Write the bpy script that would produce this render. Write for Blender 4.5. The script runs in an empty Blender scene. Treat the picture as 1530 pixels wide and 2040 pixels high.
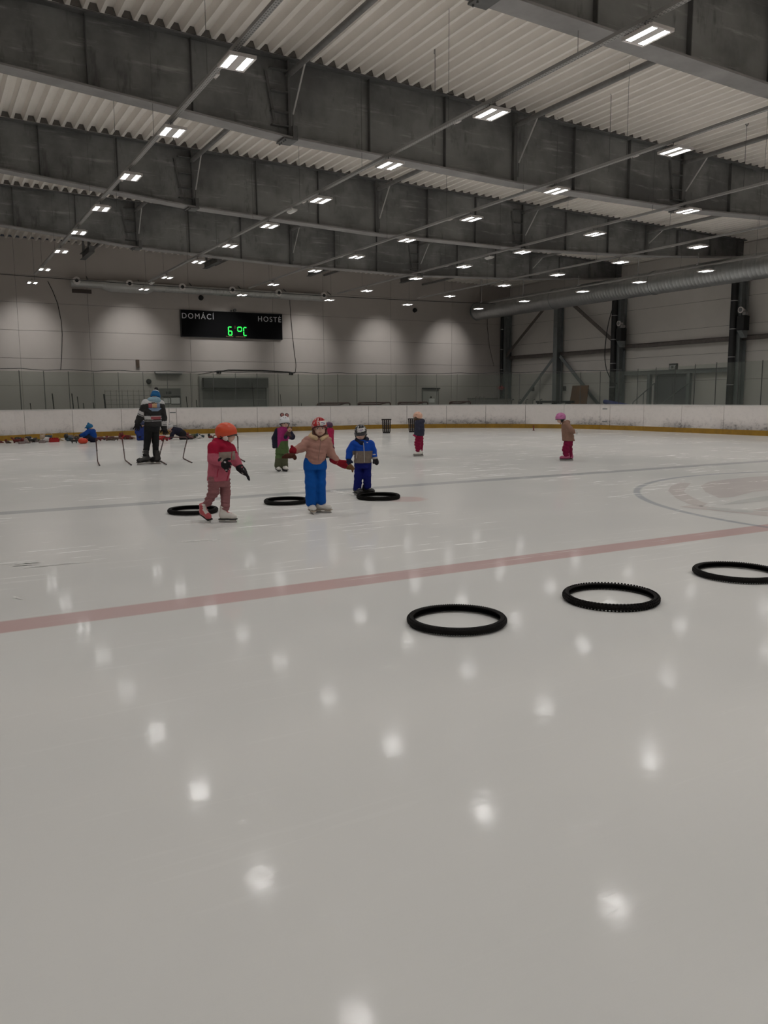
import bpy, math, random
import numpy as np
from mathutils import Vector, Matrix

random.seed(7)
scene = bpy.context.scene
COL = scene.collection

# ------------------------------------------------------------------ camera
W, H = 1530, 2040
FPX = 1615.6
PIT, ROL, YAW = math.radians(8.024), math.radians(-0.385), math.radians(29.354)
CAMZ = 1.45
_fw = np.array([math.sin(YAW)*math.cos(PIT), math.cos(YAW)*math.cos(PIT), -math.sin(PIT)])
_rt = np.array([math.cos(YAW), -math.sin(YAW), 0.0])
_up = np.cross(_rt, _fw)
CR = math.cos(ROL)*_rt + math.sin(ROL)*_up
CU = -math.sin(ROL)*_rt + math.cos(ROL)*_up
CF = _fw
cam_d = bpy.data.cameras.new('camera')
cam_d.sensor_fit = 'HORIZONTAL'
cam_d.sensor_width = 36.0
cam_d.lens = FPX/W*36.0
cam_d.clip_end = 300
cam = bpy.data.objects.new('camera', cam_d)
COL.objects.link(cam)
M3 = Matrix(((CR[0], CU[0], -CF[0]), (CR[1], CU[1], -CF[1]), (CR[2], CU[2], -CF[2])))
cam.matrix_world = Matrix.Translation((0, 0, CAMZ)) @ M3.to_4x4()
scene.camera = cam

# ------------------------------------------------------------------ world / exposure
wd = bpy.data.worlds.new('world')
scene.world = wd
wd.use_nodes = True
wd.node_tree.nodes['Background'].inputs[0].default_value = (0.05, 0.05, 0.055, 1)
wd.node_tree.nodes['Background'].inputs[1].default_value = 0.3
vs = scene.view_settings
vs.view_transform = 'Standard'
vs.look = 'None'
vs.gamma = 1.0
vs.use_curve_mapping = False
vs.exposure = 0.0
scene.cycles.use_adaptive_sampling = True
scene.cycles.adaptive_threshold = 0.2
scene.cycles.adaptive_min_samples = 16
scene.cycles.max_bounces = 8
LAMP_STRENGTH = 14.0       # emission of the diffusers of the hall lamps
LAMP_WATT = 16.4           # beam of each lamp's lens optics
WALL_SPOT_WATT = 230.0            # spots added at the end lamps to brighten the end wall


def ray(x, y):
    return CF*FPX + CR*(x-W/2) - CU*(y-H/2)


def gnd(x, y, h=0.0):
    d = ray(x, y)
    t = (h-CAMZ)/d[2]
    return (d[0]*t, d[1]*t)


# ------------------------------------------------------------------ materials
def s2l(c):
    c = c/255.0
    return c/12.92 if c <= 0.04045 else ((c+0.055)/1.055)**2.4


def alb(r, g, b, k=0.33):
    return tuple(min(0.9, s2l(v)/(k*2.15)) for v in (r, g, b))


MATS = {}


def mat(name, colr, rough=0.7, metal=0.0, noise=0.0, nscale=6.0, bump=0.0, bscale=60.0, spec=0.5, emit=None, estr=0.0, stretch=None, dark=None):
    if name in MATS:
        return MATS[name]
    m = bpy.data.materials.new(name)
    m.use_nodes = True
    nt = m.node_tree
    b = nt.nodes['Principled BSDF']
    b.inputs['Base Color'].default_value = (*colr, 1)
    b.inputs['Roughness'].default_value = rough
    b.inputs['Metallic'].default_value = metal
    b.inputs['Specular IOR Level'].default_value = spec
    if emit:
        b.inputs['Emission Color'].default_value = (*emit, 1)
        b.inputs['Emission Strength'].default_value = estr
    if noise > 0 or bump > 0:
        tc = nt.nodes.new('ShaderNodeTexCoord')
        mp = nt.nodes.new('ShaderNodeMapping')
        if stretch:
            mp.inputs['Scale'].default_value = stretch
        nt.links.new(tc.outputs['Object'], mp.inputs['Vector'])
    if noise > 0:
        n = nt.nodes.new('ShaderNodeTexNoise')
        n.inputs['Scale'].default_value = nscale
        n.inputs['Detail'].default_value = 5
        n.inputs['Roughness'].default_value = 0.6
        nt.links.new(mp.outputs[0], n.inputs['Vector'])
        rp = nt.nodes.new('ShaderNodeValToRGB')
        rp.color_ramp.elements[0].position = 0.3
        rp.color_ramp.elements[1].position = 0.72
        dk = dark if dark else tuple(v*(1-noise) for v in colr)
        rp.color_ramp.elements[0].color = (*dk, 1)
        rp.color_ramp.elements[1].color = (*tuple(min(0.95, v*(1+noise*0.6)) for v in colr), 1)
        nt.links.new(n.outputs['Fac'], rp.inputs[0])
        nt.links.new(rp.outputs[0], b.inputs['Base Color'])
    if bump > 0:
        n2 = nt.nodes.new('ShaderNodeTexNoise')
        n2.inputs['Scale'].default_value = bscale
        n2.inputs['Detail'].default_value = 3
        nt.links.new(mp.outputs[0], n2.inputs['Vector'])
        bp = nt.nodes.new('ShaderNodeBump')
        bp.inputs['Strength'].default_value = bump
        bp.inputs['Distance'].default_value = 0.01
        nt.links.new(n2.outputs['Fac'], bp.inputs['Height'])
        nt.links.new(bp.outputs[0], b.inputs['Normal'])
    MATS[name] = m
    return m


class NG:
    """tiny helper for math node graphs"""
    def __init__(s, m):
        s.nt = m.node_tree

    def n(s, t, **kw):
        nd = s.nt.nodes.new(t)
        for k, v in kw.items():
            setattr(nd, k, v)
        return nd

    def put(s, sock, v):
        if hasattr(v, 'is_output') or isinstance(v, bpy.types.NodeSocket):
            s.nt.links.new(v, sock)
        else:
            sock.default_value = v

    def m(s, op, a, b=0.0, c=None):
        nd = s.n('ShaderNodeMath', operation=op)
        s.put(nd.inputs[0], a)
        s.put(nd.inputs[1], b)
        if c is not None:
            s.put(nd.inputs[2], c)
        return nd.outputs[0]

    def mix(s, f, a, b):
        nd = s.n('ShaderNodeMix', data_type='RGBA')
        s.put(nd.inputs[0], f)
        s.put(nd.inputs[6], a)
        s.put(nd.inputs[7], b)
        return nd.outputs[2]

    def smooth(s, v, lo, hi, o0=0.0, o1=1.0):
        nd = s.n('ShaderNodeMapRange', interpolation_type='SMOOTHSTEP')
        s.put(nd.inputs[0], v)
        nd.inputs[1].default_value = lo
        nd.inputs[2].default_value = hi
        nd.inputs[3].default_value = o0
        nd.inputs[4].default_value = o1
        return nd.outputs[0]

    def noise(s, vec, scale, detail=4, rough=0.55, dist=0.0):
        nd = s.n('ShaderNodeTexNoise')
        s.put(nd.inputs['Vector'], vec)
        nd.inputs['Scale'].default_value = scale
        nd.inputs['Detail'].default_value = detail
        nd.inputs['Roughness'].default_value = rough
        nd.inputs['Distortion'].default_value = dist
        return nd.outputs['Fac']

    def mapping(s, vec, scale=(1, 1, 1), rot=(0, 0, 0)):
        nd = s.n('ShaderNodeMapping')
        s.put(nd.inputs[0], vec)
        nd.inputs['Rotation'].default_value = rot
        nd.inputs['Scale'].default_value = scale
        return nd.outputs[0]


CIRC = (12.5, 5.64)


def ice_material(name, tint=None, lines=True):
    m = bpy.data.materials.new(name)
    m.use_nodes = True
    g = NG(m)
    b = m.node_tree.nodes['Principled BSDF']
    tc = g.n('ShaderNodeTexCoord').outputs['Object']
    sp = g.n('ShaderNodeSeparateXYZ')
    g.put(sp.inputs[0], tc)
    X, Y = sp.outputs[0], sp.outputs[1]
    cloud = g.noise(tc, 0.35, 2)
    base = g.mix(g.smooth(cloud, 0.3, 0.7), (0.66, 0.655, 0.635, 1), (0.72, 0.71, 0.685, 1))
    if tint:
        base = g.mix(0.33, base, (*tint, 1))
    if lines:
        wob = 0.0
        def band(v, c, hw, soft=0.02):
            d = g.m('ADD', g.m('ABSOLUTE', g.m('SUBTRACT', v, c)), wob)
            return g.smooth(d, hw-soft, hw+soft, 1.0, 0.0)
        fade = g.smooth(cloud, 0.25, 0.75, 0.75, 1.0)
        base = g.mix(g.m('MULTIPLY', band(Y, 5.64, 0.15), g.m('MULTIPLY', fade, 0.62)), base, (0.46, 0.19, 0.18, 1))
        base = g.mix(g.m('MULTIPLY', band(Y, 11.5, 0.155), g.m('MULTIPLY', fade, 0.62)), base, (0.28, 0.295, 0.31, 1))
        dx = g.m('SUBTRACT', X, CIRC[0])
        dy = g.m('SUBTRACT', Y, CIRC[1])
        rad = g.m('SQRT', g.m('ADD', g.m('MULTIPLY', dx, dx), g.m('MULTIPLY', dy, dy)))
        base = g.mix(g.m('MULTIPLY', band(rad, 4.45, 0.05), 0.5), base, (0.22, 0.25, 0.30, 1))
        for cx, cy in ((5.95, 9.95), (18.9, 9.95)):
            ex = g.m('SUBTRACT', X, cx)
            ey = g.m('SUBTRACT', Y, cy)
            rr = g.m('SQRT', g.m('ADD', g.m('MULTIPLY', ex, ex), g.m('MULTIPLY', ey, ey)))
            base = g.mix(g.m('MULTIPLY', band(rr, 0.0, 0.3, 0.06), 0.3), base, (0.55, 0.22, 0.20, 1))
    # skate scratches and scraped snow
    scr = None
    for rot, sc, th in ((0.3, (0.5, 9, 1), 0.625), (1.35, (0.6, 11, 1), 0.635), (2.3, (0.45, 8, 1), 0.63)):
        v = g.mapping(tc, sc, (0, 0, rot))
        nn = g.noise(v, 1.3, 3, 0.65)
        k = g.smooth(nn, th, th+0.05)
        scr = k if scr is None else g.m('MAXIMUM', scr, k)
    msk = g.smooth(cloud, 0.40, 0.56)
    fary = g.smooth(Y, 3.0, 9.0, 0.12, 1.0)
    scr = g.m('MULTIPLY', scr, g.m('MULTIPLY', msk, fary))
    base = g.mix(g.m('MULTIPLY', scr, 0.75), base, (0.88, 0.87, 0.85, 1))
    nt = m.node_tree
    nt.nodes.remove(b)
    df = g.n('ShaderNodeBsdfDiffuse')
    g.put(df.inputs['Color'], base)
    gl = g.n('ShaderNodeBsdfGlossy')
    gl.inputs['Color'].default_value = (1, 1, 1, 1)
    ro = g.m('ADD', g.smooth(cloud, 0.3, 0.7, 0.068, 0.1), g.m('MULTIPLY', scr, 0.3))
    g.put(gl.inputs['Roughness'], ro)
    lw = g.n('ShaderNodeLayerWeight')
    lw.inputs[0].default_value = 0.5
    fac = g.m('ADD', g.m('MULTIPLY', g.m('POWER', lw.outputs['Facing'], 5.0), 0.55), 0.0055)   # frosty ice: damped Fresnel gloss
    mx = g.n('ShaderNodeMixShader')
    g.put(mx.inputs[0], fac)
    nt.links.new(df.outputs[0], mx.inputs[1])
    nt.links.new(gl.outputs[0], mx.inputs[2])
    nt.links.new(mx.outputs[0], nt.nodes['Material Output'].inputs['Surface'])
    bp = g.n('ShaderNodeBump')
    bp.inputs['Strength'].default_value = 0.06
    bp.inputs['Distance'].default_value = 0.01
    hair = g.smooth(g.noise(g.mapping(tc, (1.2, 40, 1), (0, 0, 0.7)), 2.0, 2, 0.7), 0.60, 0.64)
    hair2 = g.smooth(g.noise(g.mapping(tc, (1.0, 46, 1), (0, 0, 2.2)), 2.0, 2, 0.7), 0.60, 0.64)
    g.put(bp.inputs['Height'], g.m('SUBTRACT', g.noise(tc, 5.0, 2, 0.6), g.m('MULTIPLY', g.m('ADD', hair, hair2), 0.8)))
    for q in (df, gl):
        g.put(q.inputs['Normal'], bp.outputs[0])
    MATS[name] = m
    return m


def board_material():
    m = bpy.data.materials.new('white_board_scuffed')
    m.use_nodes = True
    g = NG(m)
    b = m.node_tree.nodes['Principled BSDF']
    tc = g.n('ShaderNodeTexCoord').outputs['Object']
    sp = g.n('ShaderNodeSeparateXYZ')
    g.put(sp.inputs[0], tc)
    Z = sp.outputs[2]
    base = g.mix(g.noise(tc, 1.7, 4), (0.80, 0.745, 0.715, 1), (0.88, 0.83, 0.80, 1))
    mk = g.smooth(g.noise(g.mapping(tc, (1, 1, 1.3)), 5.0, 9, 0.78), 0.46, 0.74)
    big = g.smooth(g.noise(tc, 0.30, 3), 0.38, 0.58)
    low = g.smooth(Z, 0.16, 0.72, 1.0, 0.0)
    f = g.m('MULTIPLY', mk, g.m('ADD', g.m('MULTIPLY', low, big), 0.12))
    f2 = g.m('MULTIPLY', g.m('MULTIPLY', low, low), g.m('MULTIPLY', big, 0.62))
    f = g.m('MINIMUM', g.m('ADD', f, f2), 0.9)
    base = g.mix(f, base, (0.13, 0.12, 0.12, 1))
    g.put(b.inputs['Base Color'], base)
    b.inputs['Roughness'].default_value = 0.42
    MATS['board'] = m
    return m


def steel_material():
    m = bpy.data.materials.new('dull_galvanised_web')
    m.use_nodes = True
    g = NG(m)
    b = m.node_tree.nodes['Principled BSDF']
    tc = g.n('ShaderNodeTexCoord').outputs['Object']
    base = g.mix(g.smooth(g.noise(tc, 0.55, 5, 0.6), 0.35, 0.65), (0.125, 0.126, 0.125, 1), (0.27, 0.272, 0.268, 1))
    st = g.smooth(g.noise(g.mapping(tc, (0.6, 1, 5.0)), 1.3, 6, 0.65), 0.54, 0.74)
    base = g.mix(g.m('MULTIPLY', st, 0.6), base, (0.50, 0.50, 0.49, 1))
    dk = g.smooth(g.noise(g.mapping(tc, (2.5, 1, 0.7)), 1.1, 4, 0.7), 0.56, 0.7)
    base = g.mix(g.m('MULTIPLY', dk, 0.5), base, (0.05, 0.05, 0.05, 1))
    g.put(b.inputs['Base Color'], base)
    b.inputs['Roughness'].default_value = 0.62
    b.inputs['Metallic'].default_value = 0.15
    MATS['web'] = m
    return m


def glass_material():
    m = bpy.data.materials.new('rink_glass')
    m.use_nodes = True
    nt = m.node_tree
    nt.nodes.remove(nt.nodes['Principled BSDF'])
    out = nt.nodes['Material Output']
    tr = nt.nodes.new('ShaderNodeBsdfTransparent')
    tr.inputs[0].default_value = (0.87, 0.89, 0.87, 1)
    gl = nt.nodes.new('ShaderNodeBsdfGlossy')
    gl.inputs[0].default_value = (0.8, 0.85, 0.82, 1)
    gl.inputs['Roughness'].default_value = 0.08
    df = nt.nodes.new('ShaderNodeBsdfDiffuse')
    df.inputs[0].default_value = (0.42, 0.46, 0.43, 1)
    fr = nt.nodes.new('ShaderNodeFresnel')
    fr.inputs[0].default_value = 1.35
    mx = nt.nodes.new('ShaderNodeMixShader')
    nt.links.new(fr.outputs[0], mx.inputs[0])
    nt.links.new(tr.outputs[0], mx.inputs[1])
    nt.links.new(gl.outputs[0], mx.inputs[2])
    m2 = nt.nodes.new('ShaderNodeMixShader')
    m2.inputs[0].default_value = 0.035
    nt.links.new(mx.outputs[0], m2.inputs[1])
    nt.links.new(df.outputs[0], m2.inputs[2])
    nt.links.new(m2.outputs[0], out.inputs['Surface'])
    MATS['glass'] = m
    return m


def tray_material():
    m = bpy.data.materials.new('perforated_tray')
    m.use_nodes = True
    g = NG(m)
    b = m.node_tree.nodes['Principled BSDF']
    tc = g.n('ShaderNodeTexCoord').outputs['Object']
    sp = g.n('ShaderNodeSeparateXYZ')
    g.put(sp.inputs[0], tc)
    fy = g.m('FRACT', g.m('MULTIPLY', sp.outputs[1], 16.0))
    fx = g.m('FRACT', g.m('ADD', g.m('MULTIPLY', sp.outputs[0], 26.0), 0.25))
    hole = g.m('MULTIPLY', g.m('GREATER_THAN', fy, 0.45), g.m('GREATER_THAN', fx, 0.5))
    base = g.mix(hole, (0.34, 0.33, 0.32, 1), (0.12, 0.12, 0.12, 1))
    g.put(b.inputs['Base Color'], base)
    b.inputs['Roughness'].default_value = 0.5
    MATS['tray'] = m
    return m


ICE = ice_material('ice')
ICE_RED = ice_material('ice_red_print', (0.44, 0.31, 0.29), lines=False)
ICE_GREY = ice_material('ice_grey_print', (0.36, 0.37, 0.36), lines=False)
BOARD = board_material()
WEB = steel_material()
GLASS = glass_material()
TRAY = tray_material()
YELLOW = mat('yellow_kickplate', (0.34, 0.185, 0.012), 0.45, noise=0.25, nscale=3.0)
CAPM = mat('board_cap', (0.62, 0.60, 0.58), 0.4)
DECK = mat('white_roof_deck', (0.93, 0.875, 0.815), 0.55, noise=0.04, nscale=2.0)
FLANGE = mat('galvanised_flange', (0.30, 0.29, 0.285), 0.5, metal=0.1, noise=0.25, nscale=1.5)
STIFF = mat('stiffener_steel', (0.13, 0.13, 0.128), 0.6, noise=0.3, nscale=2.0)
PIPE = mat('strut_pipe', (0.19, 0.185, 0.18), 0.5, noise=0.2)
BRIGHT = mat('bright_rod', (0.45, 0.44, 0.43), 0.45)
WALLP = mat('wall_sandwich_panel', (0.47, 0.43, 0.40), 0.6, noise=0.05, nscale=0.8)
WALLR = mat('wall_panel_pale', (0.72, 0.68, 0.64), 0.6, noise=0.05, nscale=0.8)
SEAM = mat('panel_seam', (0.16, 0.15, 0.14), 0.8)
CONC = mat('concrete', (0.20, 0.195, 0.19), 0.85, noise=0.2)
COLM = mat('column_grey', (0.20, 0.215, 0.215), 0.5, noise=0.15)
BLACK = mat('black_paint', (0.012, 0.012, 0.013), 0.5)
BLACKM = mat('matt_black', (0.015, 0.015, 0.016), 0.8)
RAILM = mat('brown_rail', (0.17, 0.145, 0.135), 0.6, noise=0.2)
DUCT = mat('spiral_duct', (0.42, 0.43, 0.43), 0.36, metal=0.75, noise=0.12, nscale=4)
WHITE = mat('white_paint', (0.75, 0.74, 0.72), 0.45)
LAMPW = mat('lamp_housing', (0.66, 0.62, 0.60), 0.5)
LAMPE = mat('lamp_diffuser', (0.9, 0.9, 0.9), 0.5, emit=(1.0, 0.985, 0.965), estr=LAMP_STRENGTH)
RUBBER = mat('tyre_rubber', (0.0065, 0.0055, 0.005), 0.7, noise=0.3, nscale=30, spec=0.15)
LETTER = mat('pale_letters', (0.6, 0.6, 0.62), 0.6)
GREEN = mat('green_led', (0.02, 0.3, 0.04), 0.5, emit=(0.03, 1.0, 0.12), estr=1.0)
AMBER = mat('amber_led', (0.16, 0.07, 0.03), 0.5)
GOLDT = mat('gold_letters', (0.16, 0.12, 0.05), 0.6)


# ------------------------------------------------------------------ object helpers
def tag(o, label=None, cat=None, group=None, kind=None):
    if label:
        o['label'] = label
    if cat:
        o['category'] = cat
    if group:
        o['group'] = group
    if kind:
        o['kind'] = kind
    return o


def emp(name, loc=(0, 0, 0), rz=0.0, rot=None):
    o = bpy.data.objects.new(name, None)
    o.empty_display_size = 0.1
    COL.objects.link(o)
    o.location = loc
    o.rotation_euler = rot if rot else (0, 0, rz)
    return o


def mesh_obj(name, v, f, ms, parent=None, smooth=False, fm=None, loc=None):
    me = bpy.data.meshes.new(name)
    me.from_pydata([tuple(map(float, p)) for p in v], [], [tuple(map(int, q)) for q in f])
    if not isinstance(ms, (list, tuple)):
        ms = [ms]
    for m in ms:
        me.materials.append(m)
    if fm is not None:
        me.polygons.foreach_set('material_index', np.asarray(fm, dtype=np.int32))
    if smooth:
        me.polygons.foreach_set('use_smooth', np.ones(len(me.polygons), dtype=bool))
    me.update()
    o = bpy.data.objects.new(name, me)
    COL.objects.link(o)
    if parent:
        o.parent = parent
    if loc:
        o.location = loc
    return o


def inst(name, src, parent=None, loc=(0, 0, 0), rot=(0, 0, 0)):
    o = bpy.data.objects.new(name, src.data)
    COL.objects.link(o)
    o.parent = parent
    o.location = loc
    o.rotation_euler = rot
    return o


class MB:
    def __init__(s):
        s.v, s.f, s.fm, s.cur = [], [], [], 0

    def add(s, v, f):
        n = len(s.v)
        s.v += [tuple(map(float, p)) for p in v]
        s.f += [tuple(i+n for i in q) for q in f]
        s.fm += [s.cur]*len(f)
        return s

    def box(s, x0, x1, y0, y1, z0, z1):
        v = [(x0, y0, z0), (x1, y0, z0), (x1, y1, z0), (x0, y1, z0), (x0, y0, z1), (x1, y0, z1), (x1, y1, z1), (x0, y1, z1)]
        f = [(0, 3, 2, 1), (4, 5, 6, 7), (0, 1, 5, 4), (1, 2, 6, 5), (2, 3, 7, 6), (3, 0, 4, 7)]
        return s.add(v, f)

    def bar(s, a, b, w, h, up=(0, 0, 1)):
        a, b = Vector(a), Vector(b)
        d = (b-a).normalized()
        u = Vector(up)
        sd = d.cross(u)
        if sd.length < 1e-4:
            sd = d.cross(Vector((1, 0, 0)))
        sd.normalize()
        u = sd.cross(d)
        v = []
        for p in (a, b):
            for i, j in ((-1, -1), (1, -1), (1, 1), (-1, 1)):
                v.append(p+sd*(w/2*i)+u*(h/2*j))
        f = [(0, 3, 2, 1), (4, 5, 6, 7), (0, 1, 5, 4), (1, 2, 6, 5), (2, 3, 7, 6), (3, 0, 4, 7)]
        return s.add(v, [tuple(reversed(q)) for q in f])

    def tube(s, path, r, seg=8, caps=True, closed=False):
        P = [Vector(p) for p in path]
        n = len(P)
        rr = r if isinstance(r, (list, tuple)) else [r]*n
        T = []
        for i in range(n):
            if closed:
                t = P[(i+1) % n]-P[i-1]
            elif i == 0:
                t = P[1]-P[0]
            elif i == n-1:
                t = P[-1]-P[-2]
            else:
                t = (P[i+1]-P[i]).normalized()+(P[i]-P[i-1]).normalized()
            T.append(t.normalized())
        a = Vector((0, 0, 1)) if abs(T[0].z) < 0.9 else Vector((1, 0, 0))
        u = T[0].cross(a).normalized()
        v, f = [], []
        for i in range(n):
            u = (u-T[i]*u.dot(T[i])).normalized()
            w = T[i].cross(u)
            for k in range(seg):
                an = 2*math.pi*k/seg
                v.append(P[i]+(u*math.cos(an)+w*math.sin(an))*rr[i])
        m = n if closed else n-1
        for i in range(m):
            j = (i+1) % n
            for k in range(seg):
                k2 = (k+1) % seg
                f.append((i*seg+k, i*seg+k2, j*seg+k2, j*seg+k))
        if caps and not closed:
            f.append(tuple(reversed(range(seg))))
            f.append(tuple((n-1)*seg+k for k in range(seg)))
        return s.add(v, f)

    def prism(s, poly, fn, d0, d1):
        """poly 2d, fn(a,b,d)->xyz"""
        n = len(poly)
        v = [fn(a, b, d0) for a, b in poly]+[fn(a, b, d1) for a, b in poly]
        f = [tuple(reversed(range(n))), tuple(range(n, 2*n))]
        for i in range(n):
            j = (i+1) % n
            f.append((i, j, n+j, n+i))
        return s.add(v, f)

    def build(s, name, ms, parent=None, smooth=False, loc=None):
        return mesh_obj(name, s.v, s.f, ms, parent, smooth, s.fm, loc)


def arc_smooth(o, ang=40):
    me = o.data
    try:
        me.polygons.foreach_set('use_smooth', np.ones(len(me.polygons), dtype=bool))
        me.set_sharp_from_angle(angle=math.radians(ang))
    except Exception:
        pass
    return o


# ------------------------------------------------------------------ hall dimensions
XL_W, XR_W = -5.0, 29.1           # walls
Y_N, Y_F = -14.0, 37.2
XL, XR, YF, RC_ = -1.5, 26.2, 33.75, 9.0   # rink boards
BH = 1.10


def ztop(x):
    return 8.03-0.0185*x


_bx = np.array([-5, -2, 2.0, 6.5, 12.1, 17.7, 23.2, 29.0])
_bz = np.array([7.35, 7.15, 6.84, 6.47, 6.28, 6.28, 6.50, 6.90])


def zbot(x):
    return float(np.interp(x, _bx, _bz))


BEAMS_Y = [8.97, 15.45, 21.93, 28.41]

# ------------------------------------------------------------------ floor and ice
L1 = YF-RC_
LA = RC_*math.pi/2
L2 = XR-XL-2*RC_


def bpos(s, off=0.0):
    """point on the board line at arc length s from (XL, 0); off = outward offset"""
    if s < L1:
        return (XL-off, s)
    s -= L1
    if s < LA:
        a = math.pi-s/RC_
        return (XL+RC_+(RC_+off)*math.cos(a), YF-RC_+(RC_+off)*math.sin(a))
    s -= LA
    if s < L2:
        return (XL+RC_+s, YF+off)
    s -= L2
    if s < LA:
        a = math.pi/2-s/RC_
        return (XR-RC_+(RC_+off)*math.cos(a), YF-RC_+(RC_+off)*math.sin(a))
    s -= LA
    return (XR+off, YF-RC_-s)


S_END = L1*2+2*LA+L2
v = [(XL, Y_N, 0), (XR, Y_N, 0)]
ss = list(np.linspace(S_END, 0, 160))
v += [(*bpos(s), 0) for s in ss]
n = len(v)
vv = v+[(x, y, -0.04) for x, y, z in v]
ff = [tuple(range(n)), tuple(reversed(range(n, 2*n)))]+[(i, n+i, n+(i+1) % n, (i+1) % n) for i in range(n)]
floor_ice = tag(mesh_obj('floor_ice', vv, ff, ICE), 'grey-white ice sheet with red centre line and grey-blue line', kind='structure')
floor = tag(MB().box(XL_W, XR_W, Y_N, Y_F, -0.25, -0.041).build('floor', CONC), 'dark concrete floor around the ice behind the boards', kind='structure')

# centre-circle emblem frozen into the ice
def decal(name, pts, m, z=0.0015):
    return mesh_obj(name, [(x, y, z) for x, y in pts], [tuple(range(len(pts)))], m, floor_ice)


def ring_poly(c, r0, r1, a0, a1, n=20):
    P = [(c[0]+r1*math.cos(a), c[1]+r1*math.sin(a)) for a in np.linspace(a0, a1, n)]
    P += [(c[0]+r0*math.cos(a), c[1]+r0*math.sin(a)) for a in np.linspace(a1, a0, n)]
    return P


P = [gnd(x, y) for x, y in [(1331, 978), (1337, 968), (1355, 961), (1376, 963), (1367, 972), (1362, 980), (1378, 990), (1398, 1000), (1410, 1003), (1400, 1009), (1372, 1004), (1346, 992)]]
decal('emblem_print', P[::-1], ICE_RED)
P = [gnd(x, y) for x, y in [(1396, 968), (1412, 960), (1450, 955), (1500, 950), (1560, 947), (1600, 955), (1560, 974), (1500, 980), (1462, 990), (1432, 992), (1405, 980)]]
decal('emblem_print', P[::-1], ICE_RED)
P = [gnd(x, y) for x, y in [(1442, 1005), (1470, 997), (1540, 986), (1600, 984), (1600, 990), (1540, 996), (1480, 1003)]]
decal('emblem_print', P[::-1], ICE_GREY)
P = [gnd(x, y) for x, y in [(1354, 1010), (1380, 1006), (1410, 1009), (1450, 1014), (1530, 1020), (1620, 1026), (1620, 1034), (1530, 1029), (1440, 1019), (1380, 1013)]]
decal('emblem_print', P[::-1], ICE_RED)
P = [gnd(x, y) for x, y in [(1408, 1011), (1450, 1013), (1500, 1018), (1500, 1022), (1450, 1019), (1408, 1014)]]
decal('emblem_print', P[::-1], ICE_GREY, 0.0025)
P = [gnd(x, y) for x, y in [(1500, 1016), (1540, 1009), (1600, 1006), (1600, 1012), (1540, 1018)]]
decal('emblem_print', P[::-1], ICE_RED, 0.0028)

# scraped snow streaks lying on the ice
SNOW = mat('scraped_snow', (0.84, 0.83, 0.80), 1.0, noise=0.1, nscale=30)
snow = MB()
rs = random.Random(3)
streaks = [((655, 978), (715, 988), 5), ((0, 1128), (90, 1122), 7), ((20, 1136), (200, 1117), 2), ((350, 1081), (440, 1074), 6), ((905, 1128), (1000, 1142), 3),
           ((1240, 1134), (1330, 1142), 7), ((1360, 930), (1420, 934), 2), ((1150, 905), (1195, 908), 2), ((190, 887), (232, 885), 2), ((330, 903), (355, 903), 2), ((930, 905), (965, 902), 2),
           ((1010, 945), (1040, 950), 2), ((1090, 940), (1140, 962), 1), ((1000, 1030), (1025, 1018), 2), ((560, 946), (580, 946), 3), ((20, 1190), (50, 1196), 6), ((0, 1440), (150, 1380), 2)]
for (x0, y0), (x1, y1), w in [streaks[i] for i in (0, 1, 2, 3, 15)]:
    for q in range(5):
        nseg = 10
        ta, tb = sorted((rs.random(), rs.random()))
        tb = min(1.0, tb+0.25)
        oy = rs.uniform(-0.5, 0.5)*w
        wq = 0.16*w+0.2
        up_, dn_ = [], []
        for i in range(nseg+1):
            t = ta+(tb-ta)*i/nseg
            x = x0+(x1-x0)*t
            y = y0+(y1-y0)*t+oy+rs.uniform(-0.12, 0.12)
            hw = wq*0.5*math.sin(math.pi*(0.04+0.92*i/nseg))*rs.uniform(0.3, 1.0)+0.05
            up_.append((*gnd(x, y-hw), 0.002))
            dn_.append((*gnd(x, y+hw), 0.002))
        snow.add(up_+dn_, [(i, nseg+1+i, nseg+2+i, i+1) for i in range(nseg)])
o = snow.build('snow_scrapings', SNOW, floor_ice)
o['kind'] = 'stuff'

# ------------------------------------------------------------------ walls
SLAB = 0.12


def panel_wall(name, label, axis, pos, spans, courses, m, inward):
    """courses of sandwich panels on a dark backing; axis 'x': wall runs along x at y=pos"""
    root = emp(name)
    tag(root, label, kind='structure')
    lo, hi = spans[0], spans[-1]
    z0, z1 = courses[0], courses[-1]
    b = MB()
    if axis == 'x':
        b.box(lo, hi, pos+0.02*(-inward), pos+0.18*(-inward), z0, z1) if inward < 0 else b.box(lo, hi, pos-0.18, pos-0.02, z0, z1)
    else:
        b.box(pos+0.02, pos+0.18, lo, hi, z0, z1) if inward < 0 else b.box(pos-0.18, pos-0.02, lo, hi, z0, z1)
    b.build('wall_backing', SEAM, root)
    g = 0.006
    for i in range(len(spans)-1):
        for j in range(len(courses)-1):
            a0, a1, c0, c1 = spans[i]+g, spans[i+1]-g, courses[j]+g, courses[j+1]-g
            if axis == 'x':
                y0, y1 = sorted((pos, pos-inward*0.03))
                MB().box(a0, a1, y0, y1, c0, c1).build('wall_panel', m, root)
            else:
                x0, x1 = sorted((pos, pos-inward*0.03))
                MB().box(x0, x1, a0, a1, c0, c1).build('wall_panel', m, root)
    return root


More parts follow.
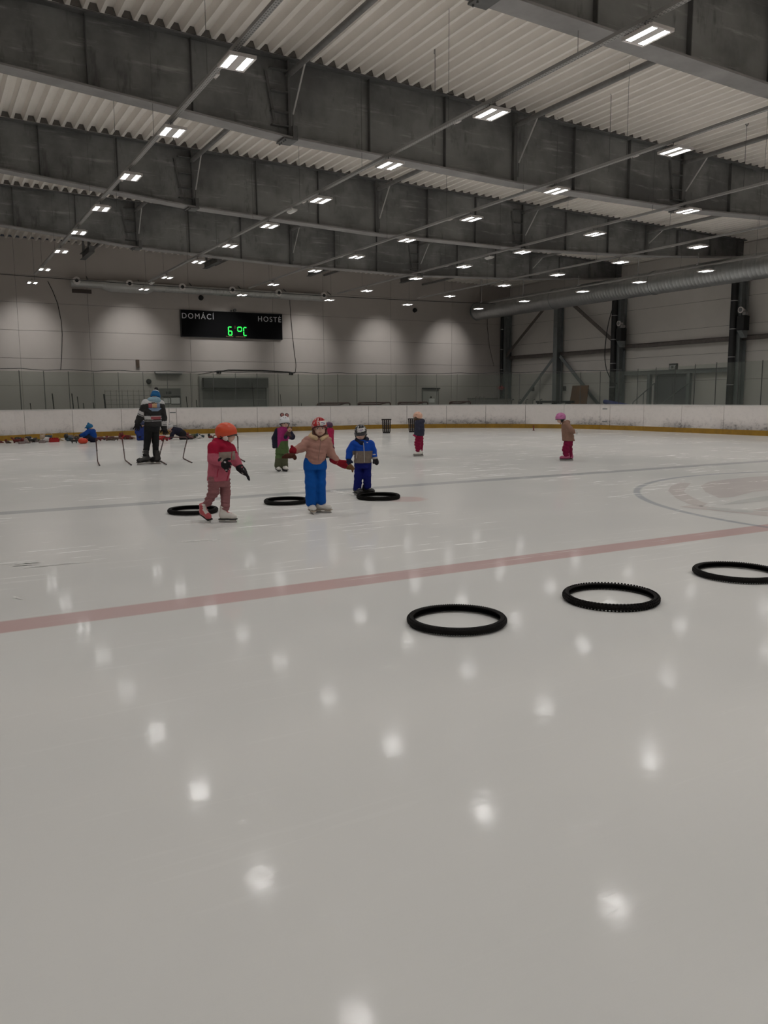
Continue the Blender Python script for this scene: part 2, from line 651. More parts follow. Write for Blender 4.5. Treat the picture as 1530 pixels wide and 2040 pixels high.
CRS = [-0.04, 0.95, 2.05, 3.18, 4.32, 5.45, 6.55, 8.02]
panel_wall('wall_far', 'beige-grey sandwich panel end wall behind the scoreboard', 'x', Y_F, [XL_W, -1.0, 3.67, 6.46, 10.84, 14.9, 17.55, 21.4, 25.2, XR_W], CRS, WALLP, -1)
CRS2 = [-0.04, 1.0, 2.1, 3.2, 4.3, 5.4, 6.5, 7.48]
panel_wall('wall_right', 'pale sandwich panel side wall behind the columns', 'y', XR_W, [Y_N, -4.0, 2.5, 8.97, 15.45, 21.93, 28.41, 32.74, Y_F], CRS2, WALLR, -1)
tag(MB().box(XL_W-0.15, XL_W, Y_N, Y_F, -0.04, 8.1).build('wall_left', WALLR), 'pale side wall left of the ice', kind='structure')
tag(MB().box(XL_W, XR_W, Y_N-0.15, Y_N, -0.04, 8.1).build('wall_near', WALLR), 'pale end wall behind the viewer', kind='structure')

# ------------------------------------------------------------------ roof deck
ceiling = tag(emp('ceiling'), 'white trapezoidal steel roof deck above the beams', kind='structure')
PITCH, DEP = 0.28, 0.135
ys = [Y_N]+[-4.0, 2.49]+BEAMS_Y+[Y_F]
for a, b in zip(ys[:-1], ys[1:]):
    v, f = [], []
    x = XL_W
    prof = []
    while x < XR_W+0.2:
        prof += [(x, 0), (x+0.065, 0), (x+0.115, DEP), (x+0.23, DEP)]
        x += PITCH
    for px, dz in prof:
        v += [(px, a, ztop(px)+dz), (px, b, ztop(px)+dz)]
    for i in range(len(prof)-1):
        f.append((2*i, 2*i+2, 2*i+3, 2*i+1))
    mesh_obj('roof_sheet', v, f, DECK, ceiling)
roofing = MB()
roofing.add([(XL_W-.2, Y_N-.2, 8.4), (XR_W+.4, Y_N-.2, 7.8), (XR_W+.4, Y_F+.2, 7.8), (XL_W-.2, Y_F+.2, 8.4)], [(0, 1, 2, 3)])
roofing.build('roof_insulation', CONC, ceiling)

# ------------------------------------------------------------------ roof beams
STX = [-4.45, -2.6, -0.8, 1.03, 2.88, 4.7, 6.6, 8.37, 10.22, 12.12, 13.9, 15.7, 17.6, 19.46, 21.4, 23.29, 24.9, 26.7, 28.3]
SPL = (6.6, 17.6)
THK = (12.12, 23.29)
ORD = ['nearest', 'second', 'third', 'farthest']


def beam(y, k):
    root = emp('roof_beam', (0, y, 0))
    tag(root, ['deep grey steel roof beam nearest the camera, cut by the top right corner', 'deep grey steel roof beam crossing the frame under the leftmost large lamp, second nearest',
               'deep grey steel roof beam third from the camera, ending at the column with the speaker', 'deep grey steel roof beam farthest from the camera, closest to the scoreboard wall'][k], 'beam', 'deep roof beams')
    xs = sorted(set(list(np.linspace(XL_W+0.02, 28.72, 40))+[2.0, 6.5, 12.1, 17.7, 23.2]))
    b = MB()
    v = []
    for x in xs:
        for yy in (-0.01, 0.01):
            v += [(x, yy, zbot(x)), (x, yy, ztop(x)-0.03)]
    f = []
    for i in range(len(xs)-1):
        q, r = 4*i, 4*i+4
        f += [(q, r, r+1, q+1), (q+2, q+3, r+3, r+2)]
    f.append((4*(len(xs)-1), 4*(len(xs)-1)+2, 4*(len(xs)-1)+3, 4*(len(xs)-1)+1))
    b.add(v, f)
    b.build('web_plate', WEB, root)
    for nm, fz, t, w in (('bottom_flange', zbot, -0.035, 0.19), ('top_flange', lambda x: ztop(x)-0.03, 0.03, 0.16)):
        v, f = [], []
        for x in xs:
            z = fz(x)
            v += [(x, -w, z), (x, w, z), (x, w, z+t), (x, -w, z+t)]
        for i in range(len(xs)-1):
            q = 4*i
            for a, c in ((0, 1), (1, 2), (2, 3), (3, 0)):
                f.append((q+a, q+c, q+4+c, q+4+a))
        e = 4*(len(xs)-1)
        f += [(3, 2, 1, 0), (e, e+1, e+2, e+3)]
        mesh_obj(nm, v, f, FLANGE if nm == 'bottom_flange' else STIFF, root)
    for x in STX:
        if x > 28.6:
            continue
        th = 0.05 if x in SPL else (0.09 if x in THK else 0.014)
        MB().box(x-th/2, x+th/2, -0.10, 0.10, zbot(x), ztop(x)-0.03).build('stiffener', STIFF, root)
    fc = MB()  # dark prisms added to imitate shade in the deck flutes above the beam
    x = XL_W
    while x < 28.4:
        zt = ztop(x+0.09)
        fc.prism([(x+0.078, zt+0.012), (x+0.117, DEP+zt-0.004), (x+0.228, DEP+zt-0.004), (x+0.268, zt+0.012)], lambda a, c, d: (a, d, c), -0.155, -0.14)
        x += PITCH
    fc.build('flute_shade', mat('flute_shade_dark', (0.13, 0.12, 0.11), 0.9), root)['kind'] = 'stuff'
    for x in SPL:
        zb, zt = zbot(x), ztop(x)-0.03
        lad = MB()
        lad.bar((x-0.46, -0.06, zt-0.25), (x-0.30, -0.06, zb+0.28), 0.05, 0.012, (0, 1, 0))
        for t in (0.14, 0.42, 0.68, 0.86):
            z = zt-(zt-zb)*t
            lad.box(x-0.38, x-0.02, -0.12, -0.011, z-0.008, z+0.008)
            lad.box(x-0.28, x-0.02, 0.011, 0.12, z-0.008, z+0.008)
        lad.build('splice_ribs', STIFF, root)
        br = MB()
        br.box(x+0.02, x+0.11, -0.205, -0.12, zb-0.07, zb+0.2)
        br.box(x-0.17, x+0.12, -0.2, 0.2, zb-0.065, zb-0.036)
        for q in range(4):
            for xx in (x-0.12,):
                br.tube([(xx, -0.15+0.1*q, zb-0.065), (xx, -0.15+0.1*q, zb-0.095)], 0.016, 6)
        br.build('splice_bracket', STIFF, root)


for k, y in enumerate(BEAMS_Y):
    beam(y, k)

# longitudinal strut tubes under the deck with inclined braces to the beams
for i, x in enumerate((6.6, 12.12, 17.6, 23.29)):
    root = emp('strut_tube', (x, 0, 0))
    tag(root, ['round grey strut tube under the roof deck, first from the left wall', 'round grey strut tube under the roof deck, second from the left wall',
               'round grey strut tube under the roof deck, third from the left wall', 'round grey strut tube under the roof deck, nearest the big duct'][i], 'strut', 'roof strut tubes')
    z = ztop(x)-0.29
    segs = [2.49]+BEAMS_Y+[Y_F-0.05]
    for a, b in zip(segs[:-1], segs[1:]):
        o = MB().tube([(0, a+0.2, z), (0, b-0.2, z)], 0.058, 12).build('tube', PIPE, root)
        arc_smooth(o)
        MB().tube([(0, a+0.02, z), (0, a+0.2, z)], 0.05, 8).build('tube_end', STIFF, root)
        MB().tube([(0, b-0.2, z), (0, b-0.02, z)], 0.05, 8).build('tube_end', STIFF, root)
    for yb in BEAMS_Y:
        zb = zbot(x)
        MB().tube([(0.02, yb-0.82, z-0.03), (0.05, yb-0.02-0.13, zb+0.42)], 0.017, 8).build('brace_rod', BRIGHT, root)
        MB().tube([(0.05, yb-0.15, zb+0.42), (0.05, yb-0.13, zb+0.12)], 0.014, 6).build('brace_end', STIFF, root)

# stub beams from the last beam to the end wall
for i, x in enumerate((5.98, 10.95, 15.8, 20.7)):
    b = MB()
    b.box(x-0.01, x+0.01, 33.0, 35.0, 6.98, 7.18)
    b.box(x-0.10, x+0.10, 33.0, 35.0, 6.965, 6.98)
    b.box(x-0.10, x+0.10, 33.0, 35.0, 7.18, 7.195)
    b.box(x-0.10, x+0.10, 32.98, 33.0, 6.965, 7.195)
    for q in range(2):
        b.box(x-0.04, x+0.04, 33.5+q*1.2, 33.58+q*1.2, 7.195, ztop(x))
    o = b.build('gable_bracket_beam', STIFF)
    tag(o, ['short dark steel beam off the end wall, leftmost of four', 'short dark steel beam off the end wall, above the left half of the scoreboard', 'short dark steel beam off the end wall, third from the left', 'short dark steel beam off the end wall, rightmost of four'][i], 'beam', 'gable stub beams')

# ------------------------------------------------------------------ lamps and cable trays
ROWX = [-0.2, 3.975, 8.175, 12.344, 16.507, 20.673, 24.863]
COLY = [34.31, 30.69, 26.8, 23.63, 20.5, 17.37, 14.22, 10.98, 7.78, 4.6, 1.4, -1.8, -5.0, -8.2]
LZ = 5.88
NUM = ['first', 'second', 'third', 'fourth', 'fifth', 'sixth', 'seventh', 'eighth', 'ninth', 'tenth', 'eleventh', 'twelfth', 'thirteenth', 'fourteenth', 'fifteenth']
ROWN = ['row along the left boards', 'leftmost row in view', 'second row from the left', 'third row from the left', 'fourth row from the left', 'fifth row from the left', 'row beside the big duct']


def make_lamp():
    root = emp('hall_lamp')
    b = MB()
    # housing plate with bevelled rim (open windows over the diffusers)
    w, l = 0.185, 0.255
    b.box(-w, w, -l, l, 0.0, 0.028)
    b.box(-w, -w+0.018, -l, l, -0.014, 0.0)
    b.box(w-0.018, w, -l, l, -0.014, 0.0)
    b.box(-w+0.018, w-0.018, -l, -l+0.02, -0.014, 0.0)
    b.box(-w+0.018, w-0.018, l-0.02, l, -0.014, 0.0)
    b.box(-0.05, 0.05, -l+0.02, l-0.02, -0.010, 0.0)
    b.build('housing', LAMPW, root)
    for sx in (-1, 1):
        x0, x1 = sorted((sx*0.062, sx*0.155))
        dm = MB().box(x0, x1, -0.215, 0.215, -0.009, -0.0005)
        dm.fm[1:] = [1]*5          # only the lower face shines
        dm.build('diffuser', [LAMPE, LAMPW], root)
    h = MB()
    for i in range(9):
        yy = -0.16+0.04*i
        h.box(-0.15, 0.15, yy-0.004, yy+0.004, 0.028, 0.062)
    h.build('heat_sink', LAMPW, root)
    h = MB()
    h.tube([(-0.09, 0.05, 0.03), (-0.07, 0.05, 0.08), (0, 0.05, 0.115), (0.07, 0.05, 0.08), (0.09, 0.05, 0.03)], 0.007, 6)
    h.tube([(0, 0.05, 0.115), (0, 0.05, 0.169)], 0.007, 6)
    h.build('hanger_bracket', STIFF, root)
    return root


LD = bpy.data.lights.new('lamp_beam', 'AREA')
LD.shape = 'RECTANGLE'
LD.size, LD.size_y = 0.30, 0.42
LD.energy = LAMP_WATT
LD.spread = math.radians(140)
LD.color = (1.0, 0.985, 0.965)
LE = bpy.data.lights.new('added_end_wall_spot', 'SPOT')      # extra spot added at each row's last lamp for bright patches on the wall
LE.energy = WALL_SPOT_WATT
LE.spot_size = math.radians(64)
LE.spot_blend = 1.0
LE.shadow_soft_size = 0.05
LE.color = (1.0, 0.98, 0.95)
proto = make_lamp()
lb = bpy.data.objects.new('beam', LD)
COL.objects.link(lb)
lb.parent = proto
lb.location = (0, 0, -0.02)
proto_parts = list(proto.children)
first = True
for ri, x in enumerate(ROWX):
    for ci, y in enumerate(COLY):
        if first:
            r = proto
            first = False
        else:
            r = proto.copy()
            COL.objects.link(r)
            for ch in proto_parts:
                c = ch.copy()
                COL.objects.link(c)
                c.parent = r
        r.location = (x, y, LZ)
        if ci == 0:
            eb = bpy.data.objects.new('added_wall_spot', LE)
            COL.objects.link(eb)
            eb.parent = r
            eb.location = (0, 0.1, -0.03)
            eb.rotation_euler = (math.radians(56), 0, 0)
            MB().tube([(0.09, 0, 0.03), (0.09, 0, ztop(x)-LZ)], 0.0055, 5).build('hanger_wire', STIFF, r)
        tag(r, 'white twin-panel ceiling lamp, %s from the far end in the %s' % (NUM[ci], ROWN[ri]), 'lamp', 'ceiling lamps in rows')

for ri, x in enumerate(ROWX):
    root = emp('cable_tray', (x, 0, 0))
    tag(root, 'long perforated cable tray carrying the lamps of the %s' % ROWN[ri], 'cable tray', 'cable trays of the lamp rows')
    y1 = 33.4
    t = MB()
    z = LZ+0.17
    t.box(-0.04, 0.04, Y_N+0.05, y1, z, z+0.004)
    t.box(-0.04, -0.037, Y_N+0.05, y1, z+0.004, z+0.05)
    t.box(0.037, 0.04, Y_N+0.05, y1, z+0.004, z+0.05)
    t.build('tray_channel', TRAY, root)
    c = MB()
    rr = random.Random(ri)
    pts = [(-0.008+rr.uniform(-.008, .008), yy, z+0.03+rr.uniform(-.004, .012)) for yy in np.arange(Y_N+0.1, y1, 0.8)]
    c.tube(pts, 0.02, 6)
    c.build('cable', BLACKM, root)
    for yy in np.arange(-3.6, 33, 3.15):
        zt = ztop(x)
        MB().tube([(-0.03, yy, z+0.004), (-0.03, yy, zt)], 0.004, 5).build('hanger_wire', STIFF, root)
    for q, yy in enumerate(np.arange(5.6, 32, 6.4)):
        jb = MB()
        jb.box(0.04, 0.085, yy-0.07, yy+0.07, z+0.0, z+0.07)
        jb.tube([(0.041, yy+0.12, z+0.03), (0.09, yy+0.14, z+0.01), (0.1, yy+0.12, z+0.05)], 0.008, 5)
        jb.build('junction_box', LAMPW, root)
# emergency luminaires under the trays
for i, (x, y, t) in enumerate(((8.175, 19.0, 'third lamp bay of the second row'), (16.507, 22.2, 'fourth row near the duct side'), (8.175, 33.0, 'far end of the second row'))):
    b = MB()
    b.box(-0.07, 0.07, -0.17, 0.17, -0.04, 0.0)
    b.prism([(-0.055, -0.04), (0.055, -0.04), (0.035, -0.065), (-0.035, -0.065)], lambda a, c, d: (a, d, c), -0.15, 0.15)
    b.tube([(0, 0, 0), (0, 0, 0.062)], 0.01, 6)
    o = b.build('emergency_light', WHITE, loc=(x+0.0, y, LZ+0.106))
    tag(o, 'small unlit white emergency light under the tray, ' + t, 'emergency light')

# loose hooks hanging from the deck between the lamp rows
for i, (px, py, X) in enumerate(((865, 70, 8.9), (776, 130, 8.9), (1217, 168, 13.2), (1111, 215, 13.2), (333, 22, 4.6), (221, 203, 4.6), (1487, 245, 17.3), (532, 302, 9.0))):
    d = ray(px, py)
    t = X/d[0]
    y, z = d[1]*t, CAMZ+d[2]*t
    zt = ztop(X)+0.0
    b = MB()
    b.tube([(0, 0, zt), (0, 0, z)], 0.007, 5)
    b.tube([(0, 0, z+0.02), (-0.02, 0, z-0.03), (0.02, 0, z-0.07), (0.06, 0, z-0.02), (0.065, 0, z+0.03)], 0.012, 6)
    b.tube([(0.02, 0, z-0.06), (0.02, 0, LZ+0.35)], 0.006, 5)
    o = b.build('ceiling_hook', STIFF, loc=(X, y, 0))
    tag(o, ['hook wire under the deck near the top centre of the picture', 'hook wire under the deck left of the top centre one', 'hook wire right of centre, above the third lamp row', 'hook wire just left of the one above the third lamp row', 'hook wire in the top left corner beside the first lamp row',
            'hook wire in the second roof bay on the left', 'hook wire near the right edge under the deck', 'short hook wire in the second roof bay near the splice'][i], 'hook', 'ceiling hooks')

# ------------------------------------------------------------------ boards, kick plates, glass
boards = emp('rink_boards')
tag(boards, 'scuffed white dasher boards with yellow kick plates around the ice', 'boards')
JB = [34.42, 36.35, 38.29, 40.22, 40.52, 42.44, 44.06, 45.70, 47.60, 49.55, 51.45, 53.36, 55.22, 57.10, 58.96, 60.76, 61.26, 63.08, 65.03, 67.00]
JL = [34.42-1.93*k for k in range(16, 0, -1)]
JR = [67.0+1.93*k for k in range(1, 10)]
JA = JL+JB+JR


def strip(s0, s1, o0, o1, z0, z1, step=0.33):
    n = max(2, int((s1-s0)/step)+1)
    S = np.linspace(s0, s1, n)
    v, f = [], []
    for s in S:
        a, b = bpos(s, o0), bpos(s, o1)
        v += [(a[0], a[1], z0), (b[0], b[1], z0), (b[0], b[1], z1), (a[0], a[1], z1)]
    for i in range(n-1):
        q = 4*i
        f += [(q+4, q, q+3, q+7), (q, q+4, q+5, q+1), (q+1, q+5, q+6, q+2), (q+2, q+6, q+7, q+3)]
    e = 4*(n-1)
    f += [(0, 1, 2, 3), (e+3, e+2, e+1, e)]
    return v, f


for a, b in zip(JA[:-1], JA[1:]):
    g = 0.008
    mesh_obj('board_panel', *strip(a+g, b-g, 0.0, 0.05, 0.19, 1.06), BOARD, boards)
    mesh_obj('kick_plate', *strip(a+0.004, b-0.004, -0.012, 0.05, 0.0, 0.19), YELLOW, boards)
    mesh_obj('cap_rail', *strip(a+0.002, b-0.002, -0.012, 0.09, 1.06, BH), CAPM, boards)
mesh_obj('board_frame', *strip(JA[0], JA[-1], 0.052, 0.085, 0.02, 1.055), SEAM, boards)
# hinge and latch bars of the two player gates
for s in (40.37, 61.0):
    p0 = bpos(s, -0.006)
    nrm = Vector((bpos(s, 0.3)[0]-p0[0], bpos(s, 0.3)[1]-p0[1], 0)).normalized()
    tt = Vector((-nrm.y, nrm.x, 0))
    b = MB()
    for zz in (0.35, 0.9):
        c = Vector((p0[0], p0[1], zz))
        b.bar(c-tt*0.12, c+tt*0.12, 0.012, 0.04)
    b.build('gate_hinge', COLM, boards)

glass = emp('protective_glass')
tag(glass, 'greenish clear safety glass panes standing on the far boards', 'safety glass')
PW = 0.975
s = 34.36-PW*14
k = 0
POSTM = mat('glass_post', (0.10, 0.10, 0.095), 0.5)
while s < 76:
    zt = 2.53 if s < 61 else 2.53+min(0.17, (s-61)*0.03)
    o = mesh_obj('glass_pane', *strip(s+0.012, s+PW-0.012, 0.03, 0.042, BH, zt-0.03), GLASS, glass)
    p0, p1 = bpos(s, 0.035), bpos(s, 0.060)
    pd = Vector((p1[0]-p0[0], p1[1]-p0[1], 0)).normalized()
    b = MB()
    c0 = Vector((p0[0], p0[1], BH))+pd*0.012
    b.bar(c0, c0+Vector((0, 0, zt-BH)), 0.016, 0.024, pd)
    b.build('glass_post', POSTM, glass)
    s += PW
    k += 1

# net ropes
ropem = mat('net_rope', (0.05, 0.05, 0.05), 0.8)
b = MB()
pts = []
for s in np.arange(30, 62, 0.49):
    k = ((s-34.36)/PW) % 2
    sag = 0.05*(1-abs(k-1))
    p = bpos(s, 0.03)
    pts.append((p[0], p[1], 2.60-sag))
b.tube(pts, 0.012, 5)
tag(b.build('net_rope', ropem), 'thin sagging rope strung along the top of the far glass', 'rope')
b = MB()
pts = [(x, 34.0, 6.0+0.16*((x-13)/14)**2) for x in np.linspace(-4.98, 25.7, 30)]
b.tube(pts, 0.014, 5)
tag(b.build('net_cable', ropem), 'thin black cable spanning the hall under the farthest lamps', 'cable')

# ------------------------------------------------------------------ right side wall: columns, rails, braces, duct
def column(y, label, black=True, full=True, pr=0.135):
    root = emp('steel_column', (28.62, y, -0.04))
    tag(root, label, 'column')
    zt = zbot(28.6)-0.0 if full else 7.1
    b = MB()
    b.box(-0.02, 0.36, -0.012, 0.012, 0.02, zt)
    b.box(-0.035, -0.02, -0.15, 0.15, 0.02, zt)
    b.box(0.36, 0.375, -0.15, 0.15, 0.02, zt)
    b.build('profile', COLM, root)
    MB().box(-0.1, 0.42, -0.2, 0.2, 0, 0.02).build('base_plate', STIFF, root)
    if black:
        o = MB().tube([(-0.04-pr, 0.08, 0.0), (-0.04-pr, 0.08, zt-0.3)], pr, 16).build('downpipe', BLACK, root)
        arc_smooth(o)
        for z in (1.0, 1.9, 3.0, 4.1, 5.2):
            c = MB()
            c.tube([(-0.04-pr, 0.08, z), (-0.04-pr, 0.08, z+0.03)], pr+0.008, 16)
            c.bar((-0.04-pr, 0.08, z+0.015), (-0.03, 0.08, z+0.015), 0.02, 0.02)
            c.build('pipe_clamp', BRIGHT, root)
    return root


column(15.45, 'dark steel column out at the right edge of the side wall')
column(21.93, 'dark steel column with black downpipe and loudspeaker, nearest the right edge')
column(28.41, 'dark steel column with black downpipe and loudspeaker, left of the side door')
column(32.74, 'plain grey steel column between the crossing braces', black=False)
column(37.0, 'dark corner column with a slim downpipe and red valve', pr=0.08)
# loudspeakers with horn on a bracket
for i, y in enumerate((21.93, 28.41)):
    root = emp('loudspeaker', (28.55, y-0.32, 4.0))
    tag(root, ['black loudspeaker box with small horn on the column nearest the right edge', 'black loudspeaker box with small horn on the column left of the side door'][i], 'loudspeaker', 'column loudspeakers')
    b = MB()
    b.prism([(-0.2, -0.17), (0.12, -0.17), (0.16, -0.12), (0.16, 0.12), (0.12, 0.17), (-0.2, 0.17)], lambda a, c, d: (a, c, d), 0.0, 0.55)
    b.build('cabinet', BLACKM, root)
    MB().box(-0.205, -0.2, -0.15, 0.15, 0.03, 0.52).build('grille', mat('speaker_grille', (0.03, 0.03, 0.03), 0.9), root)
    b = MB()
    b.prism([(-0.25, 0.0), (0.1, 0.0), (0.1, -0.28), (-0.02, -0.28)], lambda a, c, d: (a, d, c-0.01), -0.12, 0.1)
    b.build('bracket', COLM, root)
    hn = MB()
    hn.tube([(-0.26, -0.02, 0.78), (-0.2, -0.02, 0.78), (-0.14, -0.02, 0.78), (-0.02, -0.02, 0.78)], [0.12, 0.115, 0.05, 0.05], 16)
    hn.build('horn', LAMPW, root)
    hn = MB()
    hn.tube([(-0.275, -0.02, 0.78), (-0.265, -0.02, 0.78)], [0.06, 0.085], 16)
    hn.build('horn_plug', mat('horn_core', (0.2, 0.2, 0.2), 0.6), root)
    b = MB()
    b.box(-0.18, 0.0, -0.2, -0.06, 0.58, 0.70)
    b.tube([(-0.1, -0.06, 0.7), (-0.1, -0.02, 0.78), (0.0, -0.02, 0.78), (0.06, 0.12, 0.78)], 0.015, 6)
    b.tube([(-0.05, -0.12, 0.7), (-0.03, -0.14, 1.0), (-0.02, -0.14, 2.4)], 0.008, 5)
    b.build('horn_mount', mat('horn_mount_grey', (0.25, 0.24, 0.23), 0.6), root)

# horizontal rails on the side wall
for i, (y0, y1, z, lab) in enumerate(((15.5, 28.3, 3.74, 'brown horizontal wall rail between the loudspeaker columns'), (28.5, 36.9, 3.62, 'brown horizontal wall rail behind the crossing braces'), (22.0, 28.3, 2.5, 'grey horizontal rail above the side door'))):
    b = MB()
    x = 28.93
    b.box(x-0.005, x+0.155, y0, y1, z-0.09, z+0.09) if False else b.box(x, x+0.012, y0, y1, z-0.09, z+0.09)
    b.box(x-0.09, x+0.13, y0, y1, z+0.078, z+0.09)
    b.box(x-0.09, x+0.13, y0, y1, z-0.09, z-0.078)
    for yy in np.arange(y0+0.3, y1, 1.9):
        b.box(x+0.012, XR_W, yy, yy+0.08, z-0.05, z+0.05)
    o = b.build('wall_rail', RAILM if i < 2 else COLM)
    tag(o, lab, 'rail')
# crossing braces of the corner bay
for i, (a, c, lab) in enumerate((((37.0, 3.7), (33.0, 6.6), 'upper left diagonal brace of the corner bay'), ((28.6, 3.9), (32.5, 6.6), 'upper right diagonal brace of the corner bay'),
                                 ((32.9, 3.5), (36.2, 0.6), 'lower left diagonal brace of the corner bay'), ((32.5, 3.5), (29.6, 1.0), 'lower right diagonal brace of the corner bay'))):
    b = MB()
    p, q = (28.72, a[0], a[1]), (28.72, c[0], c[1])
    b.bar((p[0], p[1], p[2]), (q[0], q[1], q[2]), 0.17, 0.012, (1, 0, 0))
    b.bar((p[0]+0.05, p[1], p[2]+0.05), (q[0]+0.05, q[1], q[2]+0.05), 0.012, 0.12, (1, 0, 0))
    o = b.build('diagonal_brace', COLM if i > 1 else RAILM)
    tag(o, lab, 'brace', 'corner bay braces')

# red fire valve on the corner column
b = MB()
b.tube([(-0.14, 0, 0), (0.14, 0, 0)], 0.05, 10)
b.tube([(0, 0, -0.12), (0, 0, 0.12)], 0.045, 10)
b.tube([(-0.16, 0, 0), (-0.2, 0, 0)], 0.1, 12)
o = b.build('fire_valve', mat('fire_red', (0.35, 0.03, 0.04), 0.5), loc=(28.36, 36.85, 1.95))
tag(o, 'small red fire valve on the corner downpipe', 'valve')

# large spiral duct
root = emp('air_duct', (26.25, 0, 5.99))
tag(root, 'large silver spiral ventilation duct hanging along the right side', 'duct')
v, f = [], []
seg = 28
ysd = []
y = 36.3
while y > 8.0:
    ysd += [(y, 0.455), (y-0.13, 0.455), (y-0.145, 0.461), (y-0.16, 0.455)]
    y -= 0.175
for yy, r in ysd:
    for k in range(seg):
        a = 2*math.pi*k/seg
        v.append((r*math.cos(a), yy, r*math.sin(a)))
for i in range(len(ysd)-1):
    for k in range(seg):
        k2 = (k+1) % seg
        f.append((i*seg+k, (i+1)*seg+k, (i+1)*seg+k2, i*seg+k2))
o = mesh_obj('spiral_tube', v, f, DUCT, root, smooth=True)
b = MB()
b.tube([(0, 36.36, 0), (0, 36.28, 0)], 0.47, 28)
b.build('end_cap', mat('duct_cap', (0.13, 0.15, 0.15), 0.6), root)
for yy in (18.6, 24.2, 30.2):
    b = MB()
    b.tube([(0, yy, 0), (0, yy-0.1, 0)], 0.48, 28)
    b.build('duct_collar', DUCT, root)
for yy in (10.2, 15.3, 18.4, 21.8, 24.8, 28.3, 32.2, 35.6):
    b = MB()
    b.tube([(-0.25, yy, 0.40), (-0.25, yy, zbot(26)-5.99+0.1 if min(abs(yy-q) for q in BEAMS_Y) < 0.3 else ztop(26)-5.99)], 0.02, 6)
    b.box(-0.31, -0.19, yy-0.05, yy+0.05, 0.36, 0.43)
    b.build('duct_hanger', BRIGHT, root)
# black hose from the duct to the column
b = MB()
pts = []
for px, py in ((1238, 578), (1222, 610), (1211, 650), (1205, 700), (1208, 735), (1220, 762)):
    d = ray(px, py)
    t = 28.2/d[0]
    pts.append((28.2, d[1]*t, CAMZ+d[2]*t))
P = []
for i in range(len(pts)-1):
    for q in range(5):
        t = q/5
        p0, p1, p2, p3 = (Vector(pts[max(0, i-1)]), Vector(pts[i]), Vector(pts[i+1]), Vector(pts[min(len(pts)-1, i+2)]))
        P.append(0.5*((2*p1)+(p2-p0)*t+(2*p0-5*p1+4*p2-p3)*t*t+(3*p1-p0-3*p2+p3)*t**3))
P.append(Vector(pts[-1]))
P.append(Vector((28.5, P[-1].y+0.02, P[-1].z-0.05)))
P = [Vector((26.62, P[0].y, 5.75)), Vector((27.6, P[0].y, P[0].z+0.06))]+P
b.tube(P, 0.022, 8)
tag(b.build('black_hose', BLACK), 'black hose curving from the duct down to the column', 'hose')


# side door with posts and handrails
root = emp('door_1', (29.0, 25.45, -0.04))
tag(root, 'dark grey double door in the side wall under the exit sign', kind='structure')
for y0, y1 in ((-0.85, -0.005), (0.005, 0.85)):
    MB().box(0.04, 0.09, y0, y1, 0.02, 2.38).build('door_leaf', mat('door_dark', (0.13, 0.135, 0.14), 0.5), root)
b = MB()
b.box(0.0, 0.1, -0.95, -0.86, 0, 2.44)
b.box(0.0, 0.1, 0.86, 0.95, 0, 2.44)
b.box(0.0, 0.1, -0.86, 0.86, 2.385, 2.44)
b.build('door_frame', COLM, root)
b = MB()
b.tube([(0.035, -0.1, 1.08), (-0.02, -0.1, 1.08), (-0.02, -0.22, 1.08)], 0.012, 6)
b.build('door_handle', BRIGHT, root)
for i, y in enumerate((24.3, 26.5)):
    o = MB().box(-0.08, 0.08, -0.08, 0.08, 0, 2.45).build('door_post', COLM, loc=(28.75, y, -0.04))
    tag(o, ['square grey steel post right of the side door', 'square grey steel post left of the side door'][i], 'post', 'posts of the side door')
for i, (p0, p1, lab) in enumerate((((1274, 790), (1304, 763), 'sloping handrail bar left of the side door'), ((1330, 795), (1373, 762), 'sloping handrail bar in front of the side door'))):
    X = 27.9
    A = []
    for px, py in (p0, p1):
        d = ray(px, py)
        t = X/d[0]
        A.append((X, d[1]*t, CAMZ+d[2]*t))
    b = MB()
    lo = Vector(A[0])+(Vector(A[0])-Vector(A[1]))*0.45
    b.tube([lo, A[1]], 0.022, 8)
    b.tube([A[1], (A[1][0], A[1][1], -0.04)], 0.022, 8)
    b.tube([lo, (lo.x, lo.y, -0.04)], 0.022, 8)
    b.tube([(X, (A[1][1]+lo.y)/2, (A[1][2]+lo.z)/2), (X, (A[1][1]+lo.y)/2, -0.04)], 0.018, 8)
    tag(b.build('handrail', COLM), lab, 'handrail', 'stair handrails')
# exit sign
root = emp('exit_sign', (28.98, 25.43, 2.58))
tag(root, 'small lit-out exit sign box above the side door', 'sign')
MB().box(0.0, 0.11, -0.2, 0.2, 0.0, 0.28).build('sign_box', mat('sign_dark', (0.10, 0.11, 0.10), 0.5), root)
MB().box(-0.006, 0.0, -0.17, 0.17, 0.03, 0.21).build('sign_face', mat('sign_pale', (0.42, 0.44, 0.42), 0.5), root)
b = MB()
b.box(-0.01, -0.0061, -0.05, -0.01, 0.06, 0.18)
b.box(-0.01, -0.0061, 0.01, 0.05, 0.06, 0.18)
b.box(-0.01, -0.0061, -0.05, 0.05, 0.10, 0.12)
b.build('sign_pictogram', mat('sign_ink', (0.05, 0.07, 0.05), 0.6), root)


def at_X(px, py, X):
    d = ray(px, py)
    t = X/d[0]
    return Vector((X, d[1]*t, CAMZ+d[2]*t))


def at_Y(px, py, Y):
    d = ray(px, py)
    t = Y/d[1]
    return Vector((d[0]*t, Y, CAMZ+d[2]*t))


